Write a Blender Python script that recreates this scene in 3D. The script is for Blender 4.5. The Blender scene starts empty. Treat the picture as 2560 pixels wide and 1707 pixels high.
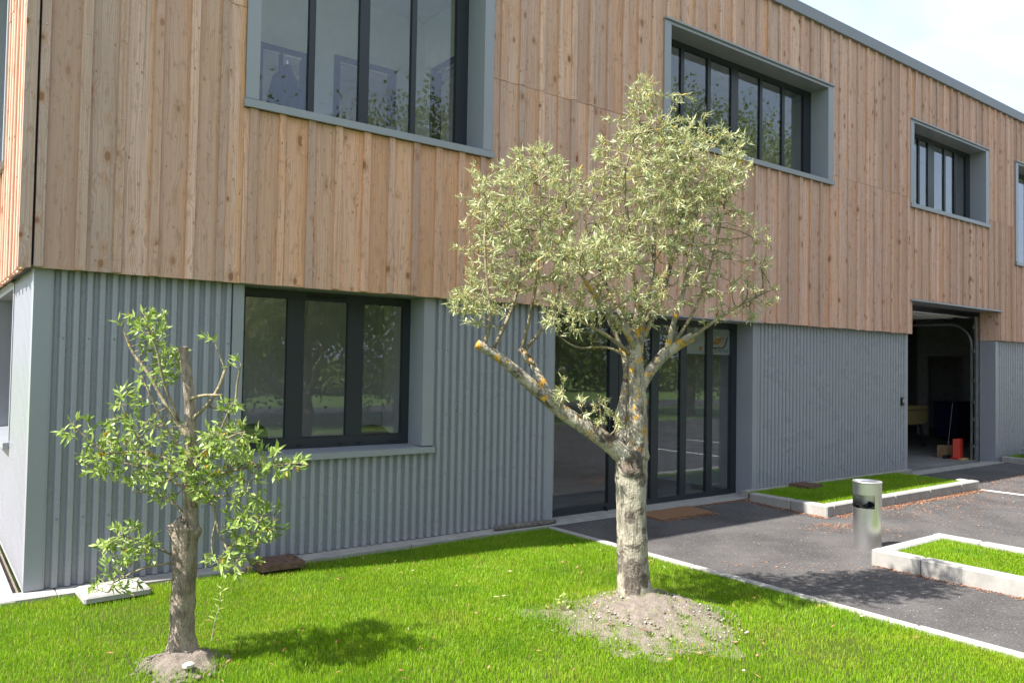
import bpy, math, random
import numpy as np
from mathutils import Vector, Matrix

# ------------------------------------------------------------------ camera
scene = bpy.context.scene
COL = scene.collection
CAM_POS = (-0.695, -6.919, 1.78)
YAW, PITCH, ROLL = 0.64614, 0.03035, 0.01706          # heading from +Y towards +X, tilt up, roll
fwd = Vector((math.sin(YAW) * math.cos(PITCH), math.cos(YAW) * math.cos(PITCH), math.sin(PITCH)))
rgt = Vector((math.cos(YAW), -math.sin(YAW), 0.0))
upv = rgt.cross(fwd)
r2 = rgt * math.cos(ROLL) + upv * math.sin(ROLL)
u2 = -rgt * math.sin(ROLL) + upv * math.cos(ROLL)
cam_data = bpy.data.cameras.new("camera")
cam_data.sensor_width = 36.0
cam_data.lens = 27.76
cam_data.clip_start = 0.05
cam_data.clip_end = 2000.0
cam = bpy.data.objects.new("camera", cam_data)
COL.objects.link(cam)
cam.matrix_world = Matrix(((r2.x, u2.x, -fwd.x, CAM_POS[0]), (r2.y, u2.y, -fwd.y, CAM_POS[1]),
                           (r2.z, u2.z, -fwd.z, CAM_POS[2]), (0, 0, 0, 1)))
scene.camera = cam

# ------------------------------------------------------------------ sky, sun, exposure
SUN_TRAVEL = Vector((0.72, -0.13, -1.0)).normalized()
to_sun = -SUN_TRAVEL
SUN_EL = math.asin(to_sun.z)
SUN_AZ = math.atan2(to_sun.x, to_sun.y)
world = bpy.data.worlds.new("World")
scene.world = world
world.use_nodes = True
wn, wl = world.node_tree.nodes, world.node_tree.links
wn.clear()
w_out = wn.new("ShaderNodeOutputWorld")
w_bg = wn.new("ShaderNodeBackground")
w_sky = wn.new("ShaderNodeTexSky")
w_sky.sky_type = 'NISHITA'
w_sky.sun_disc = False
w_sky.sun_elevation = SUN_EL
w_sky.sun_rotation = SUN_AZ
w_sky.air_density = 1.0
w_sky.dust_density = 1.5
w_sky.ozone_density = 1.0
# a thin veil of high cloud spread over the whole sky
w_tc = wn.new("ShaderNodeTexCoord")
w_map = wn.new("ShaderNodeMapping")
w_map.inputs['Scale'].default_value = (1.0, 1.6, 3.2)
w_noise = wn.new("ShaderNodeTexNoise")
w_noise.inputs['Scale'].default_value = 2.6
w_noise.inputs['Detail'].default_value = 7.0
w_noise.inputs['Roughness'].default_value = 0.55
w_noise.inputs['Distortion'].default_value = 0.6
w_rng = wn.new("ShaderNodeMapRange")
w_rng.inputs['From Min'].default_value = 0.33
w_rng.inputs['From Max'].default_value = 0.66
w_rng.inputs['To Min'].default_value = 0.55
w_rng.inputs['To Max'].default_value = 1.0
w_mix = wn.new("ShaderNodeMix")
w_mix.data_type = 'RGBA'
w_mix.inputs['B'].default_value = (4.3, 4.9, 5.95, 1.0)
wl.new(w_tc.outputs['Generated'], w_map.inputs['Vector'])
wl.new(w_map.outputs['Vector'], w_noise.inputs['Vector'])
wl.new(w_noise.outputs['Fac'], w_rng.inputs['Value'])
wl.new(w_rng.outputs['Result'], w_mix.inputs['Factor'])
wl.new(w_sky.outputs['Color'], w_mix.inputs['A'])
wl.new(w_mix.outputs['Result'], w_bg.inputs['Color'])
w_bg.inputs['Strength'].default_value = 0.10
wl.new(w_bg.outputs['Background'], w_out.inputs['Surface'])

sun_data = bpy.data.lights.new("sun", 'SUN')
sun_data.energy = 5.0
sun_data.angle = math.radians(0.55)
sun_data.color = (1.0, 0.955, 0.89)
sun = bpy.data.objects.new("sun", sun_data)
COL.objects.link(sun)
sun.rotation_euler = SUN_TRAVEL.to_track_quat('-Z', 'Y').to_euler()
sun.location = (-8, 2, 14)

scene.view_settings.view_transform = 'Standard'
scene.view_settings.look = 'None'
scene.view_settings.gamma = 1.0
scene.view_settings.use_curve_mapping = False
scene.view_settings.exposure = 1.40
scene.render.engine = 'CYCLES'
scene.cycles.max_bounces = 8
scene.cycles.transparent_max_bounces = 16
scene.cycles.caustics_reflective = False
scene.cycles.caustics_refractive = False

# ------------------------------------------------------------------ helpers
RNG = np.random.default_rng(7)
R = random.Random(11)


def tag(o, label=None, cat=None, group=None, kind=None):
    if label: o['label'] = label
    if cat: o['category'] = cat
    if group: o['group'] = group
    if kind: o['kind'] = kind
    return o


def empty(name, loc=(0, 0, 0), rz=0.0, parent=None):
    o = bpy.data.objects.new(name, None)
    o.empty_display_size = 0.2
    o.location = loc
    o.rotation_euler = (0, 0, rz)
    o.parent = parent
    COL.objects.link(o)
    return o


class MB:
    """collects polygons of one mesh"""
    def __init__(self):
        self.v, self.f = [], []

    def add(self, vs, fs):
        n = len(self.v)
        self.v.extend([tuple(map(float, p)) for p in vs])
        self.f.extend([tuple(n + i for i in f) for f in fs])
        return self

    def box(self, x0, x1, y0, y1, z0, z1, ch=0.0):
        if ch <= 0:
            vs = [(x0, y0, z0), (x1, y0, z0), (x1, y1, z0), (x0, y1, z0), (x0, y0, z1), (x1, y0, z1), (x1, y1, z1), (x0, y1, z1)]
            fs = [(0, 3, 2, 1), (4, 5, 6, 7), (0, 1, 5, 4), (1, 2, 6, 5), (2, 3, 7, 6), (3, 0, 4, 7)]
            return self.add(vs, fs)
        # chamfered on the top edge ring and the vertical corners
        def ring(i, z):
            a, b, c, d = x0 + i, x1 - i, y0 + i, y1 - i
            k = ch
            return [(a + k, c, z), (b - k, c, z), (b, c + k, z), (b, d - k, z), (b - k, d, z), (a + k, d, z), (a, d - k, z), (a, c + k, z)]
        vs = ring(0, z0) + ring(0, z1 - ch) + ring(ch, z1)
        fs = [tuple(reversed(range(8))), tuple(range(16, 24))]
        for r in (0, 8):
            for i in range(8):
                j = (i + 1) % 8
                fs.append((r + i, r + j, r + 8 + j, r + 8 + i))
        return self.add(vs, fs)

    def prism(self, poly, axis, a, b):
        """extrude a 2d polygon along axis ('x','y','z') from a to b"""
        n = len(poly)
        def P(p, t):
            if axis == 'x': return (t, p[0], p[1])
            if axis == 'y': return (p[0], t, p[1])
            return (p[0], p[1], t)
        vs = [P(p, a) for p in poly] + [P(p, b) for p in poly]
        fs = [tuple(range(n)), tuple(reversed(range(n, 2 * n)))]
        for i in range(n):
            j = (i + 1) % n
            fs.append((j, i, n + i, n + j))
        return self.add(vs, fs)

    def lathe(self, prof, n=24, c=(0, 0, 0)):
        """profile of (r, z) turned round a vertical axis"""
        vs, fs = [], []
        for (r, z) in prof:
            for k in range(n):
                a = 2 * math.pi * k / n
                vs.append((c[0] + r * math.cos(a), c[1] + r * math.sin(a), c[2] + z))
        for i in range(len(prof) - 1):
            for k in range(n):
                j = (k + 1) % n
                fs.append((i * n + k, i * n + j, (i + 1) * n + j, (i + 1) * n + k))
        return self.add(vs, fs)

    def tube(self, pts, rad, n=8, cap=True, wob=None):
        pts = np.asarray(pts, float)
        m = len(pts)
        rad = np.broadcast_to(np.asarray(rad, float), (m,))
        t = np.gradient(pts, axis=0)
        t /= np.linalg.norm(t, axis=1)[:, None] + 1e-12
        ref = np.array([0, 0, 1.0]) if abs(t[0][2]) < 0.9 else np.array([1.0, 0, 0])
        nrm = np.cross(t[0], ref); nrm /= np.linalg.norm(nrm)
        ang = np.arange(n) * 2 * math.pi / n
        vs = []
        for i in range(m):
            nrm = nrm - t[i] * nrm.dot(t[i]); nrm /= np.linalg.norm(nrm) + 1e-12
            b = np.cross(t[i], nrm)
            rr = rad[i] * (wob(i, ang) if wob else 1.0)
            ring = pts[i] + (np.cos(ang) * rr)[:, None] * nrm + (np.sin(ang) * rr)[:, None] * b
            vs.extend(ring.tolist())
        fs = []
        for i in range(m - 1):
            for k in range(n):
                j = (k + 1) % n
                fs.append((i * n + k, i * n + j, (i + 1) * n + j, (i + 1) * n + k))
        if cap:
            fs.append(tuple(reversed(range(n))))
            fs.append(tuple(range((m - 1) * n, m * n)))
        return self.add(vs, fs)

    def build(self, name, mat, parent=None, smooth=False, loc=None):
        me = bpy.data.meshes.new(name)
        me.from_pydata(self.v, [], self.f)
        me.update()
        return link(name, me, mat, parent, smooth, loc)


def link(name, me, mat, parent=None, smooth=False, loc=None):
    if mat is not None and len(me.materials) == 0:
        me.materials.append(mat)
    if smooth:
        me.polygons.foreach_set('use_smooth', [True] * len(me.polygons))
    o = bpy.data.objects.new(name, me)
    COL.objects.link(o)
    if parent is not None:
        o.parent = parent
    if loc is not None:
        o.location = loc
    return o


def tri_mesh(name, verts, tris):
    """fast triangle mesh from numpy arrays"""
    me = bpy.data.meshes.new(name)
    nv, nt = len(verts), len(tris)
    me.vertices.add(nv)
    me.vertices.foreach_set('co', np.ascontiguousarray(verts, dtype=np.float32).ravel())
    me.loops.add(nt * 3)
    me.loops.foreach_set('vertex_index', np.ascontiguousarray(tris, dtype=np.int32).ravel())
    me.polygons.add(nt)
    me.polygons.foreach_set('loop_start', np.arange(0, nt * 3, 3, dtype=np.int32))
    me.update(calc_edges=True)
    return me


def smooth_edges(o, ang=35):
    me = o.data
    me.polygons.foreach_set('use_smooth', [True] * len(me.polygons))
    me.set_sharp_from_angle(angle=math.radians(ang))


def holes_split(x0, x1, z0, z1, holes):
    """cut a rectangle by rectangular holes into column pieces (xa, xb, za, zb)"""
    xs = sorted({x0, x1} | {h[0] for h in holes if x0 < h[0] < x1} | {h[1] for h in holes if x0 < h[1] < x1})
    cols = []
    for a, b in zip(xs[:-1], xs[1:]):
        m = 0.5 * (a + b)
        iv = [(z0, z1)]
        for h in holes:
            if h[0] < m < h[1]:
                nv = []
                for (p, q) in iv:
                    if h[3] <= p or h[2] >= q:
                        nv.append((p, q)); continue
                    if h[2] > p: nv.append((p, h[2]))
                    if h[3] < q: nv.append((h[3], q))
                iv = nv
        if cols and cols[-1][2] == iv:
            cols[-1] = (cols[-1][0], b, iv)
        else:
            cols.append((a, b, iv))
    return [(a, b, p, q) for (a, b, iv) in cols for (p, q) in iv]


# ------------------------------------------------------------------ materials
class NT:
    def __init__(self, name):
        self.m = bpy.data.materials.new(name)
        self.m.use_nodes = True
        self.t = self.m.node_tree
        self.n, self.l = self.t.nodes, self.t.links
        self.b = self.n["Principled BSDF"]
        self.out = self.n["Material Output"]

    def node(self, typ, **kw):
        nd = self.n.new(typ)
        for k, v in kw.items():
            setattr(nd, k, v)
        return nd

    def put(self, sock, v):
        if hasattr(v, 'is_output'):
            self.l.new(v, sock)
        elif v is not None:
            sock.default_value = v

    def math(self, op, a, b=None, c=None, clamp=False):
        nd = self.node("ShaderNodeMath", operation=op, use_clamp=clamp)
        self.put(nd.inputs[0], a)
        if b is not None: self.put(nd.inputs[1], b)
        if c is not None: self.put(nd.inputs[2], c)
        return nd.outputs[0]

    def sep(self, v):
        nd = self.node("ShaderNodeSeparateXYZ"); self.put(nd.inputs[0], v); return nd.outputs

    def comb(self, x, y, z):
        nd = self.node("ShaderNodeCombineXYZ")
        self.put(nd.inputs[0], x); self.put(nd.inputs[1], y); self.put(nd.inputs[2], z)
        return nd.outputs[0]

    def noise(self, vec, scale, detail=3.0, rough=0.5, dist=0.0):
        nd = self.node("ShaderNodeTexNoise")
        if vec is not None: self.put(nd.inputs['Vector'], vec)
        nd.inputs['Scale'].default_value = scale
        nd.inputs['Detail'].default_value = detail
        nd.inputs['Roughness'].default_value = rough
        nd.inputs['Distortion'].default_value = dist
        return nd.outputs['Fac']

    def voro(self, vec, scale, feature='F1', out='Distance', rnd=1.0):
        nd = self.node("ShaderNodeTexVoronoi", feature=feature)
        if vec is not None: self.put(nd.inputs['Vector'], vec)
        nd.inputs['Scale'].default_value = scale
        nd.inputs['Randomness'].default_value = rnd
        return nd.outputs[out]

    def rng(self, v, a, b, c=0.0, d=1.0, smooth=True):
        nd = self.node("ShaderNodeMapRange", interpolation_type='SMOOTHSTEP' if smooth else 'LINEAR')
        self.put(nd.inputs['Value'], v)
        nd.inputs['From Min'].default_value = a; nd.inputs['From Max'].default_value = b
        nd.inputs['To Min'].default_value = c; nd.inputs['To Max'].default_value = d
        return nd.outputs['Result']

    def mix(self, fac, a, b, blend='MIX'):
        nd = self.node("ShaderNodeMix", data_type='RGBA', blend_type=blend)
        self.put(nd.inputs['Factor'], fac)
        self.put(nd.inputs['A'], c4(a)); self.put(nd.inputs['B'], c4(b))
        return nd.outputs['Result']

    def bump(self, h, strength=0.3, dist=0.01):
        nd = self.node("ShaderNodeBump")
        nd.inputs['Strength'].default_value = strength
        nd.inputs['Distance'].default_value = dist
        self.put(nd.inputs['Height'], h)
        self.l.new(nd.outputs['Normal'], self.b.inputs['Normal'])

    def pos(self):
        return self.node("ShaderNodeNewGeometry").outputs['Position']

    def island(self):
        return self.node("ShaderNodeNewGeometry").outputs['Random Per Island']

    def objrand(self):
        return self.node("ShaderNodeObjectInfo").outputs['Random']

    def tc(self, which):
        return self.node("ShaderNodeTexCoord").outputs[which]

    def set(self, color=None, rough=None, metal=None, spec=None):
        if color is not None: self.put(self.b.inputs['Base Color'], c4(color))
        if rough is not None: self.put(self.b.inputs['Roughness'], rough)
        if metal is not None: self.put(self.b.inputs['Metallic'], metal)
        if spec is not None: self.put(self.b.inputs['Specular IOR Level'], spec)
        return self.m


def c4(c):
    if isinstance(c, tuple) and len(c) == 3:
        return (c[0], c[1], c[2], 1.0)
    return c


def wood_material(name, batten=False):
    t = NT(name)
    p = t.sep(t.pos())
    rnd = t.objrand()
    wcoord = t.math('ADD', p[0], p[1])
    z = p[2]
    ox = t.math('MULTIPLY', rnd, 371.0)
    oz = t.math('MULTIPLY', rnd, 733.0)
    zz = t.math('ADD', z, oz)
    ww = t.math('ADD', wcoord, ox)
    # knots
    kv = t.comb(t.math('MULTIPLY', ww, 8.0), 0.0, t.math('MULTIPLY', zz, 4.4))
    kn = t.node("ShaderNodeTexVoronoi", feature='F1'); t.put(kn.inputs['Vector'], kv); kn.inputs['Scale'].default_value = 1.0
    kd = kn.outputs['Distance']
    kr = t.sep(kn.outputs['Color'])
    ksz = t.rng(kr[0], 0.40, 1.0, 0.05, 0.22, smooth=False)
    kmask = t.math('SUBTRACT', 1.0, t.math('DIVIDE', kd, ksz), clamp=True)
    kmask = t.rng(kmask, 0.0, 0.35)
    kmask = t.math('MULTIPLY', kmask, t.rng(kr[0], 0.36, 0.42))
    halo = t.math('SUBTRACT', 1.0, t.math('DIVIDE', kd, t.math('MULTIPLY', ksz, 3.0)), clamp=True)
    # grain, bending round the knots
    bend = t.math('MULTIPLY', halo, 0.05)
    low = t.noise(t.comb(t.math('MULTIPLY', ww, 4.0), 0.0, t.math('MULTIPLY', zz, 0.8)), 1.0, 2.0)
    gw = t.math('ADD', t.math('ADD', ww, bend), t.math('MULTIPLY', low, 0.12))
    g1 = t.noise(t.comb(t.math('MULTIPLY', gw, 75.0), 0.0, t.math('MULTIPLY', zz, 0.9)), 1.0, 4.0, 0.6)
    rings = t.node("ShaderNodeTexWave", wave_type='BANDS', bands_direction='X', wave_profile='SIN')
    t.put(rings.inputs['Vector'], t.comb(t.math('MULTIPLY', gw, 14.0), 0.0, t.math('MULTIPLY', zz, 0.35)))
    rings.inputs['Scale'].default_value = 1.6
    rings.inputs['Distortion'].default_value = 3.5
    rings.inputs['Detail'].default_value = 2.0
    saw = t.noise(t.comb(t.math('MULTIPLY', ww, 3.0), 0.0, t.math('MULTIPLY', zz, 210.0)), 1.0, 1.0)
    patch = t.noise(t.comb(t.math('MULTIPLY', ww, 6.0), 0.0, t.math('MULTIPLY', zz, 1.1)), 1.0, 3.0, 0.55)
    pale, orange, grey = (0.80, 0.545, 0.46), (0.82, 0.43, 0.23), (0.45, 0.365, 0.345)
    tint = t.math('FRACT', t.math('MULTIPLY', rnd, 17.31))
    warm = t.math('ADD', t.math('MULTIPLY', tint, 0.50), t.rng(patch, 0.40, 0.75, -0.08, 0.45), clamp=True)
    if not batten:
        gx = t.sep(t.tc('Generated'))[0]
        edge = t.rng(t.math('ADD', gx, t.math('MULTIPLY', t.math('SUBTRACT', low, 0.5), 0.16)), 0.70, 0.90)
        warm = t.math('ADD', warm, t.math('MULTIPLY', edge, 0.95), clamp=True)
    else:
        warm = t.math('MULTIPLY', warm, 0.6)
    # sheltered strip below the big window keeps its fresh colour
    shel = t.math('MULTIPLY', t.math('MULTIPLY', t.rng(p[0], 1.4, 1.7), t.rng(p[0], 4.4, 4.1)), t.rng(z, 4.25, 3.95))
    warm = t.math('ADD', warm, t.math('MULTIPLY', shel, 0.45), clamp=True)
    lite = t.math('FRACT', t.math('MULTIPLY', rnd, 71.93))
    col = t.mix(t.rng(lite, 0.5, 1.0, 0.0, 0.6), pale, (0.84, 0.62, 0.49))
    col = t.mix(warm, col, orange)
    # greying towards the exposed corner, and on scattered boards
    gm = t.math('ADD', t.rng(p[0], 1.15, 0.0, 0.0, 0.95), t.rng(t.math('FRACT', t.math('MULTIPLY', rnd, 53.7)), 0.55, 1.0, 0.0, 0.55 if not batten else 0.9), clamp=True)
    gm = t.math('MULTIPLY', gm, t.rng(patch, 0.25, 0.6, 0.70, 1.0))
    front = t.rng(p[1], 0.05, 0.0)
    gm = t.math('MULTIPLY', gm, front)
    col = t.mix(t.math('MULTIPLY', gm, 0.85), col, grey)
    col = t.mix(t.math('MULTIPLY', t.rng(g1, 0.44, 0.63), 0.54), col, (0.40, 0.23, 0.155))
    col = t.mix(t.math('MULTIPLY', t.rng(rings.outputs['Fac'], 0.55, 1.0), 0.38), col, (0.40, 0.23, 0.14))
    col = t.mix(t.math('MULTIPLY', t.rng(saw, 0.5, 0.8), 0.16), col, (0.22, 0.14, 0.10))
    col = t.mix(t.math('MULTIPLY', t.rng(halo, 0.2, 0.9), 0.55), col, (0.42, 0.19, 0.07))
    core = t.rng(kmask, 0.55, 1.0)
    kcol = t.mix(core, (0.10, 0.045, 0.024), (0.25, 0.10, 0.045))
    col = t.mix(t.math('MULTIPLY', kmask, 0.88), col, kcol)
    pin = t.node("ShaderNodeTexVoronoi", feature='F1')
    t.put(pin.inputs['Vector'], t.comb(t.math('MULTIPLY', ww, 17.0), 3.0, t.math('MULTIPLY', zz, 9.0))); pin.inputs['Scale'].default_value = 1.0
    pr = t.sep(pin.outputs['Color'])
    pm = t.math('MULTIPLY', t.rng(pin.outputs['Distance'], 0.16, 0.07), t.rng(pr[1], 0.62, 0.66))
    col = t.mix(t.math('MULTIPLY', pm, 0.75), col, (0.20, 0.095, 0.05))
    # rain streaks and dark mould specks
    streak = t.noise(t.comb(t.math('MULTIPLY', ww, 38.0), 0.0, t.math('MULTIPLY', zz, 0.45)), 1.0, 3.0, 0.65)
    col = t.mix(t.math('MULTIPLY', t.rng(streak, 0.54, 0.70), 0.58), col, (0.28, 0.205, 0.17))
    # every board has its own depth of colour
    tone = t.math('FRACT', t.math('MULTIPLY', rnd, 29.17))
    col = t.mix(t.rng(tone, 0.0, 1.0, 0.0, 0.55, smooth=False), col, (0.43, 0.255, 0.185))
    # dirt that collects where the grain is rough
    dirt = t.noise(t.comb(t.math('MULTIPLY', ww, 24.0), 0.0, t.math('MULTIPLY', zz, 7.0)), 1.0, 5.0, 0.7)
    col = t.mix(t.math('MULTIPLY', t.rng(dirt, 0.53, 0.67), 0.50), col, (0.26, 0.155, 0.11))
    h = t.math('ADD', t.math('MULTIPLY', g1, 0.6), t.math('MULTIPLY', saw, 0.4))
    t.bump(h, 0.35, 0.004)
    return t.set(col, 0.78, 0.0, 0.25)


def metal_paint(name, col, rough=0.36, var=0.02, mud=False):
    t = NT(name)
    n = t.noise(t.pos(), 2.2, 4.0, 0.6)
    n2 = t.noise(t.pos(), 60.0, 2.0, 0.6)
    p = t.sep(t.pos())
    drip = t.noise(t.comb(t.math('MULTIPLY', t.math('ADD', p[0], p[1]), 22.0), 0.0, t.math('MULTIPLY', p[2], 0.7)), 1.0, 3.0, 0.6)
    c = t.mix(t.rng(n, 0.3, 0.75, 0.0, 1.0), tuple(x * (1 - var) for x in col), tuple(min(1, x * (1 + var)) for x in col))
    c = t.mix(t.math('MULTIPLY', t.rng(drip, 0.58, 0.8), 0.04), c, tuple(x * 0.72 + 0.02 for x in col))
    if mud:   # mud splashed up from the ground, chalky run-off marks
        sp = t.noise(t.pos(), 26.0, 5.0, 0.7)
        sm = t.math('MULTIPLY', t.rng(p[2], 0.30, 0.03), t.rng(sp, 0.42, 0.66))
        c = t.mix(t.math('MULTIPLY', sm, 0.5), c, (0.30, 0.27, 0.22))
        ch = t.noise(t.comb(t.math('MULTIPLY', p[0], 9.0), 0.0, t.math('MULTIPLY', p[2], 1.6)), 1.0, 5.0, 0.7)
        c = t.mix(t.math('MULTIPLY', t.rng(ch, 0.60, 0.75), 0.04), c, (0.46, 0.47, 0.47))
    t.bump(n2, 0.006, 0.002)
    return t.set(c, t.rng(n, 0.3, 0.7, rough - 0.02, rough + 0.03), 0.0, 0.5)


def glass_material(name, tint=(0.94, 0.955, 0.965), f0=0.055):
    """clear pane: a mirror share that rises towards grazing angles, the rest passes straight through"""
    t = NT(name)
    tr = t.node("ShaderNodeBsdfTransparent"); tr.inputs['Color'].default_value = c4(tint)
    gl = t.node("ShaderNodeBsdfGlossy"); gl.inputs['Roughness'].default_value = 0.0
    gl.inputs['Color'].default_value = (0.90, 0.95, 1.0, 1.0)
    lw_ = t.node("ShaderNodeLayerWeight")
    fr = t.math('ADD', f0, t.math('MULTIPLY', t.math('POWER', lw_.outputs['Facing'], 4.5), 1.0 - f0))
    bp = t.node("ShaderNodeBump"); bp.inputs['Strength'].default_value = 0.03; bp.inputs['Distance'].default_value = 0.02
    t.put(bp.inputs['Height'], t.noise(t.pos(), 2.3, 1.0))
    t.l.new(bp.outputs['Normal'], gl.inputs['Normal'])
    mx = t.node("ShaderNodeMixShader")
    t.l.new(fr, mx.inputs[0]); t.l.new(tr.outputs[0], mx.inputs[1]); t.l.new(gl.outputs[0], mx.inputs[2])
    t.l.new(mx.outputs[0], t.out.inputs['Surface'])
    return t.m


def plain(name, col, rough=0.6, metal=0.0, var=0.15, scale=6.0, spec=0.4, bump=0.0):
    t = NT(name)
    n = t.noise(t.pos(), scale, 4.0, 0.6)
    c = t.mix(t.rng(n, 0.3, 0.7), tuple(x * (1 - var) for x in col), tuple(min(1.0, x * (1 + var)) for x in col))
    if bump: t.bump(t.noise(t.pos(), scale * 8, 3.0), bump, 0.01)
    return t.set(c, rough, metal, spec)


def leaf_material(name, top, alt, dead, transl=0.35, rough=0.45, yellow=0.03, patchy=None):
    t = NT(name)
    r = t.island()
    c = t.mix(t.rng(r, 0.0, 1.0, smooth=False), top, alt)
    if patchy:   # drifts of drier and lusher growth
        pn = t.noise(t.pos(), 1.6, 5.0, 0.62)
        c = t.mix(t.rng(pn, 0.50, 0.72, 0.0, 0.65), c, patchy[0])
        c = t.mix(t.rng(pn, 0.48, 0.30, 0.0, 0.55), c, patchy[1])
    y = t.rng(t.math('FRACT', t.math('MULTIPLY', r, 91.7)), 1.0 - yellow, 1.0 - yellow + 0.004)
    c = t.mix(y, c, dead)
    t.set(c, rough, 0.0, 0.4)
    tr = t.node("ShaderNodeBsdfTranslucent")
    t.l.new(c, tr.inputs['Color'])
    mx = t.node("ShaderNodeMixShader"); mx.inputs[0].default_value = transl
    t.l.new(t.b.outputs[0], mx.inputs[1]); t.l.new(tr.outputs[0], mx.inputs[2])
    t.l.new(mx.outputs[0], t.out.inputs['Surface'])
    return t.m


def bark_material(name, base, dark, lichen, lich_lo=0.60, scale=1.0, blotch=True, scars=()):
    t = NT(name)
    p = t.tc('Object')
    n1 = t.noise(p, 9.0 * scale, 5.0, 0.65)
    n2 = t.noise(p, 55.0 * scale, 4.0, 0.7)
    sp = t.sep(p)
    st = t.noise(t.comb(t.math('MULTIPLY', sp[0], 40.0), t.math('MULTIPLY', sp[1], 40.0), t.math('MULTIPLY', sp[2], 6.0)), 1.0, 4.0, 0.65)
    c = t.mix(t.rng(n1, 0.38, 0.66), base, tuple(x * 0.58 for x in base))
    c = t.mix(t.math('MULTIPLY', t.rng(st, 0.46, 0.66), 0.62), c, dark)
    if blotch:
        bl = t.noise(p, 4.6 * scale, 6.0, 0.68, 0.5)
        c = t.mix(t.math('MULTIPLY', t.rng(bl, 0.545, 0.62), 0.9), c, dark)
    c = t.mix(t.math('MULTIPLY', t.rng(n2, 0.58, 0.75), 0.5), c, (0.56, 0.55, 0.48))
    for (sx, sy, sz, sr) in scars:   # old pruning wounds and bark scabs
        dn = t.node("ShaderNodeVectorMath", operation='DISTANCE')
        t.put(dn.inputs[0], p); dn.inputs[1].default_value = (sx, sy, sz)
        dd = t.math('ADD', dn.outputs['Value'], t.math('MULTIPLY', t.math('SUBTRACT', bl, 0.5), sr * 2.2))
        sm_ = t.rng(dd, sr, sr * 0.72)
        c = t.mix(t.math('MULTIPLY', sm_, t.rng(n2, 0.35, 0.6, 0.95, 0.6)), c, dark)
    ly = t.noise(p, 13.0 * scale, 5.0, 0.7)
    up = t.rng(sp[2], 1.0, 1.5)
    c = t.mix(t.math('MULTIPLY', t.math('MULTIPLY', t.rng(ly, lich_lo, lich_lo + 0.05), up), 0.9), c, lichen)
    t.bump(t.math('ADD', t.math('MULTIPLY', n1, 0.5), t.math('ADD', t.math('MULTIPLY', st, 0.7), t.math('MULTIPLY', n2, 0.3))), 0.95, 0.03)
    return t.set(c, 0.9, 0.0, 0.15)


def asphalt_material(name):
    t = NT(name)
    p = t.pos()
    v = t.node("ShaderNodeTexVoronoi", feature='F1'); t.put(v.inputs['Vector'], p); v.inputs['Scale'].default_value = 110.0
    vc = t.sep(v.outputs['Color'])
    n = t.noise(p, 1.3, 4.0, 0.6)
    nf = t.noise(p, 90.0, 3.0, 0.7)
    c = t.mix(t.rng(n, 0.3, 0.7), (0.050, 0.047, 0.046), (0.096, 0.089, 0.086))
    c = t.mix(t.math('MULTIPLY', t.rng(vc[0], 0.6, 1.0), 0.55), c, (0.15, 0.14, 0.135))
    c = t.mix(t.math('MULTIPLY', t.rng(nf, 0.52, 0.72), 0.6), c, (0.018, 0.017, 0.018))
    c = t.mix(t.rng(vc[1], 0.995, 0.998), c, (0.30, 0.28, 0.26))
    t.bump(t.math('ADD', v.outputs['Distance'], nf), 0.55, 0.006)
    return t.set(c, 0.85, 0.0, 0.3)


def concrete_material(name, col=(0.50, 0.475, 0.44)):
    t = NT(name)
    p = t.pos()
    n = t.noise(p, 5.0, 5.0, 0.65)
    nf = t.noise(p, 120.0, 3.0, 0.7)
    pits = t.voro(p, 55.0)
    c = t.mix(t.rng(n, 0.3, 0.72), tuple(x * 0.80 for x in col), tuple(x * 1.08 for x in col))
    c = t.mix(t.math('MULTIPLY', t.rng(nf, 0.5, 0.75), 0.35), c, tuple(x * 0.6 for x in col))
    c = t.mix(t.math('MULTIPLY', t.rng(pits, 0.10, 0.04), 0.5), c, (0.16, 0.15, 0.14))
    st = t.noise(p, 1.7, 3.0, 0.6)
    c = t.mix(t.math('MULTIPLY', t.rng(st, 0.56, 0.72), 0.4), c, (0.26, 0.24, 0.21))
    t.bump(t.math('ADD', nf, t.math('MULTIPLY', n, 0.5)), 0.25, 0.004)
    return t.set(c, 0.88, 0.0, 0.25)


def soil_material(name, base=(0.40, 0.335, 0.28)):
    t = NT(name)
    p = t.pos()
    n = t.noise(p, 20.0, 8.0, 0.75)
    nf = t.noise(p, 130.0, 4.0, 0.75)
    c = t.mix(t.rng(n, 0.3, 0.7), tuple(x * 0.68 for x in base), tuple(x * 1.2 for x in base))
    c = t.mix(t.math('MULTIPLY', t.rng(nf, 0.5, 0.7), 0.5), c, tuple(x * 0.5 for x in base))
    t.bump(t.math('ADD', n, nf), 1.0, 0.03)
    return t.set(c, 0.95, 0.0, 0.1)


def steel_material(name):
    t = NT(name)
    p = t.sep(t.pos())
    br = t.noise(t.comb(t.math('MULTIPLY', p[0], 300.0), t.math('MULTIPLY', p[1], 300.0), t.math('MULTIPLY', p[2], 2.0)), 1.0, 2.0)
    sm = t.noise(t.pos(), 9.0, 4.0, 0.6)
    t.bump(br, 0.05, 0.001)
    c = t.mix(t.rng(sm, 0.35, 0.7), (0.80, 0.79, 0.78), (0.84, 0.83, 0.82))
    m = t.set(c, t.rng(sm, 0.3, 0.7, 0.34, 0.37), 1.0, 0.5)
    t.b.inputs['Anisotropic'].default_value = 0.6
    return m


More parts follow.
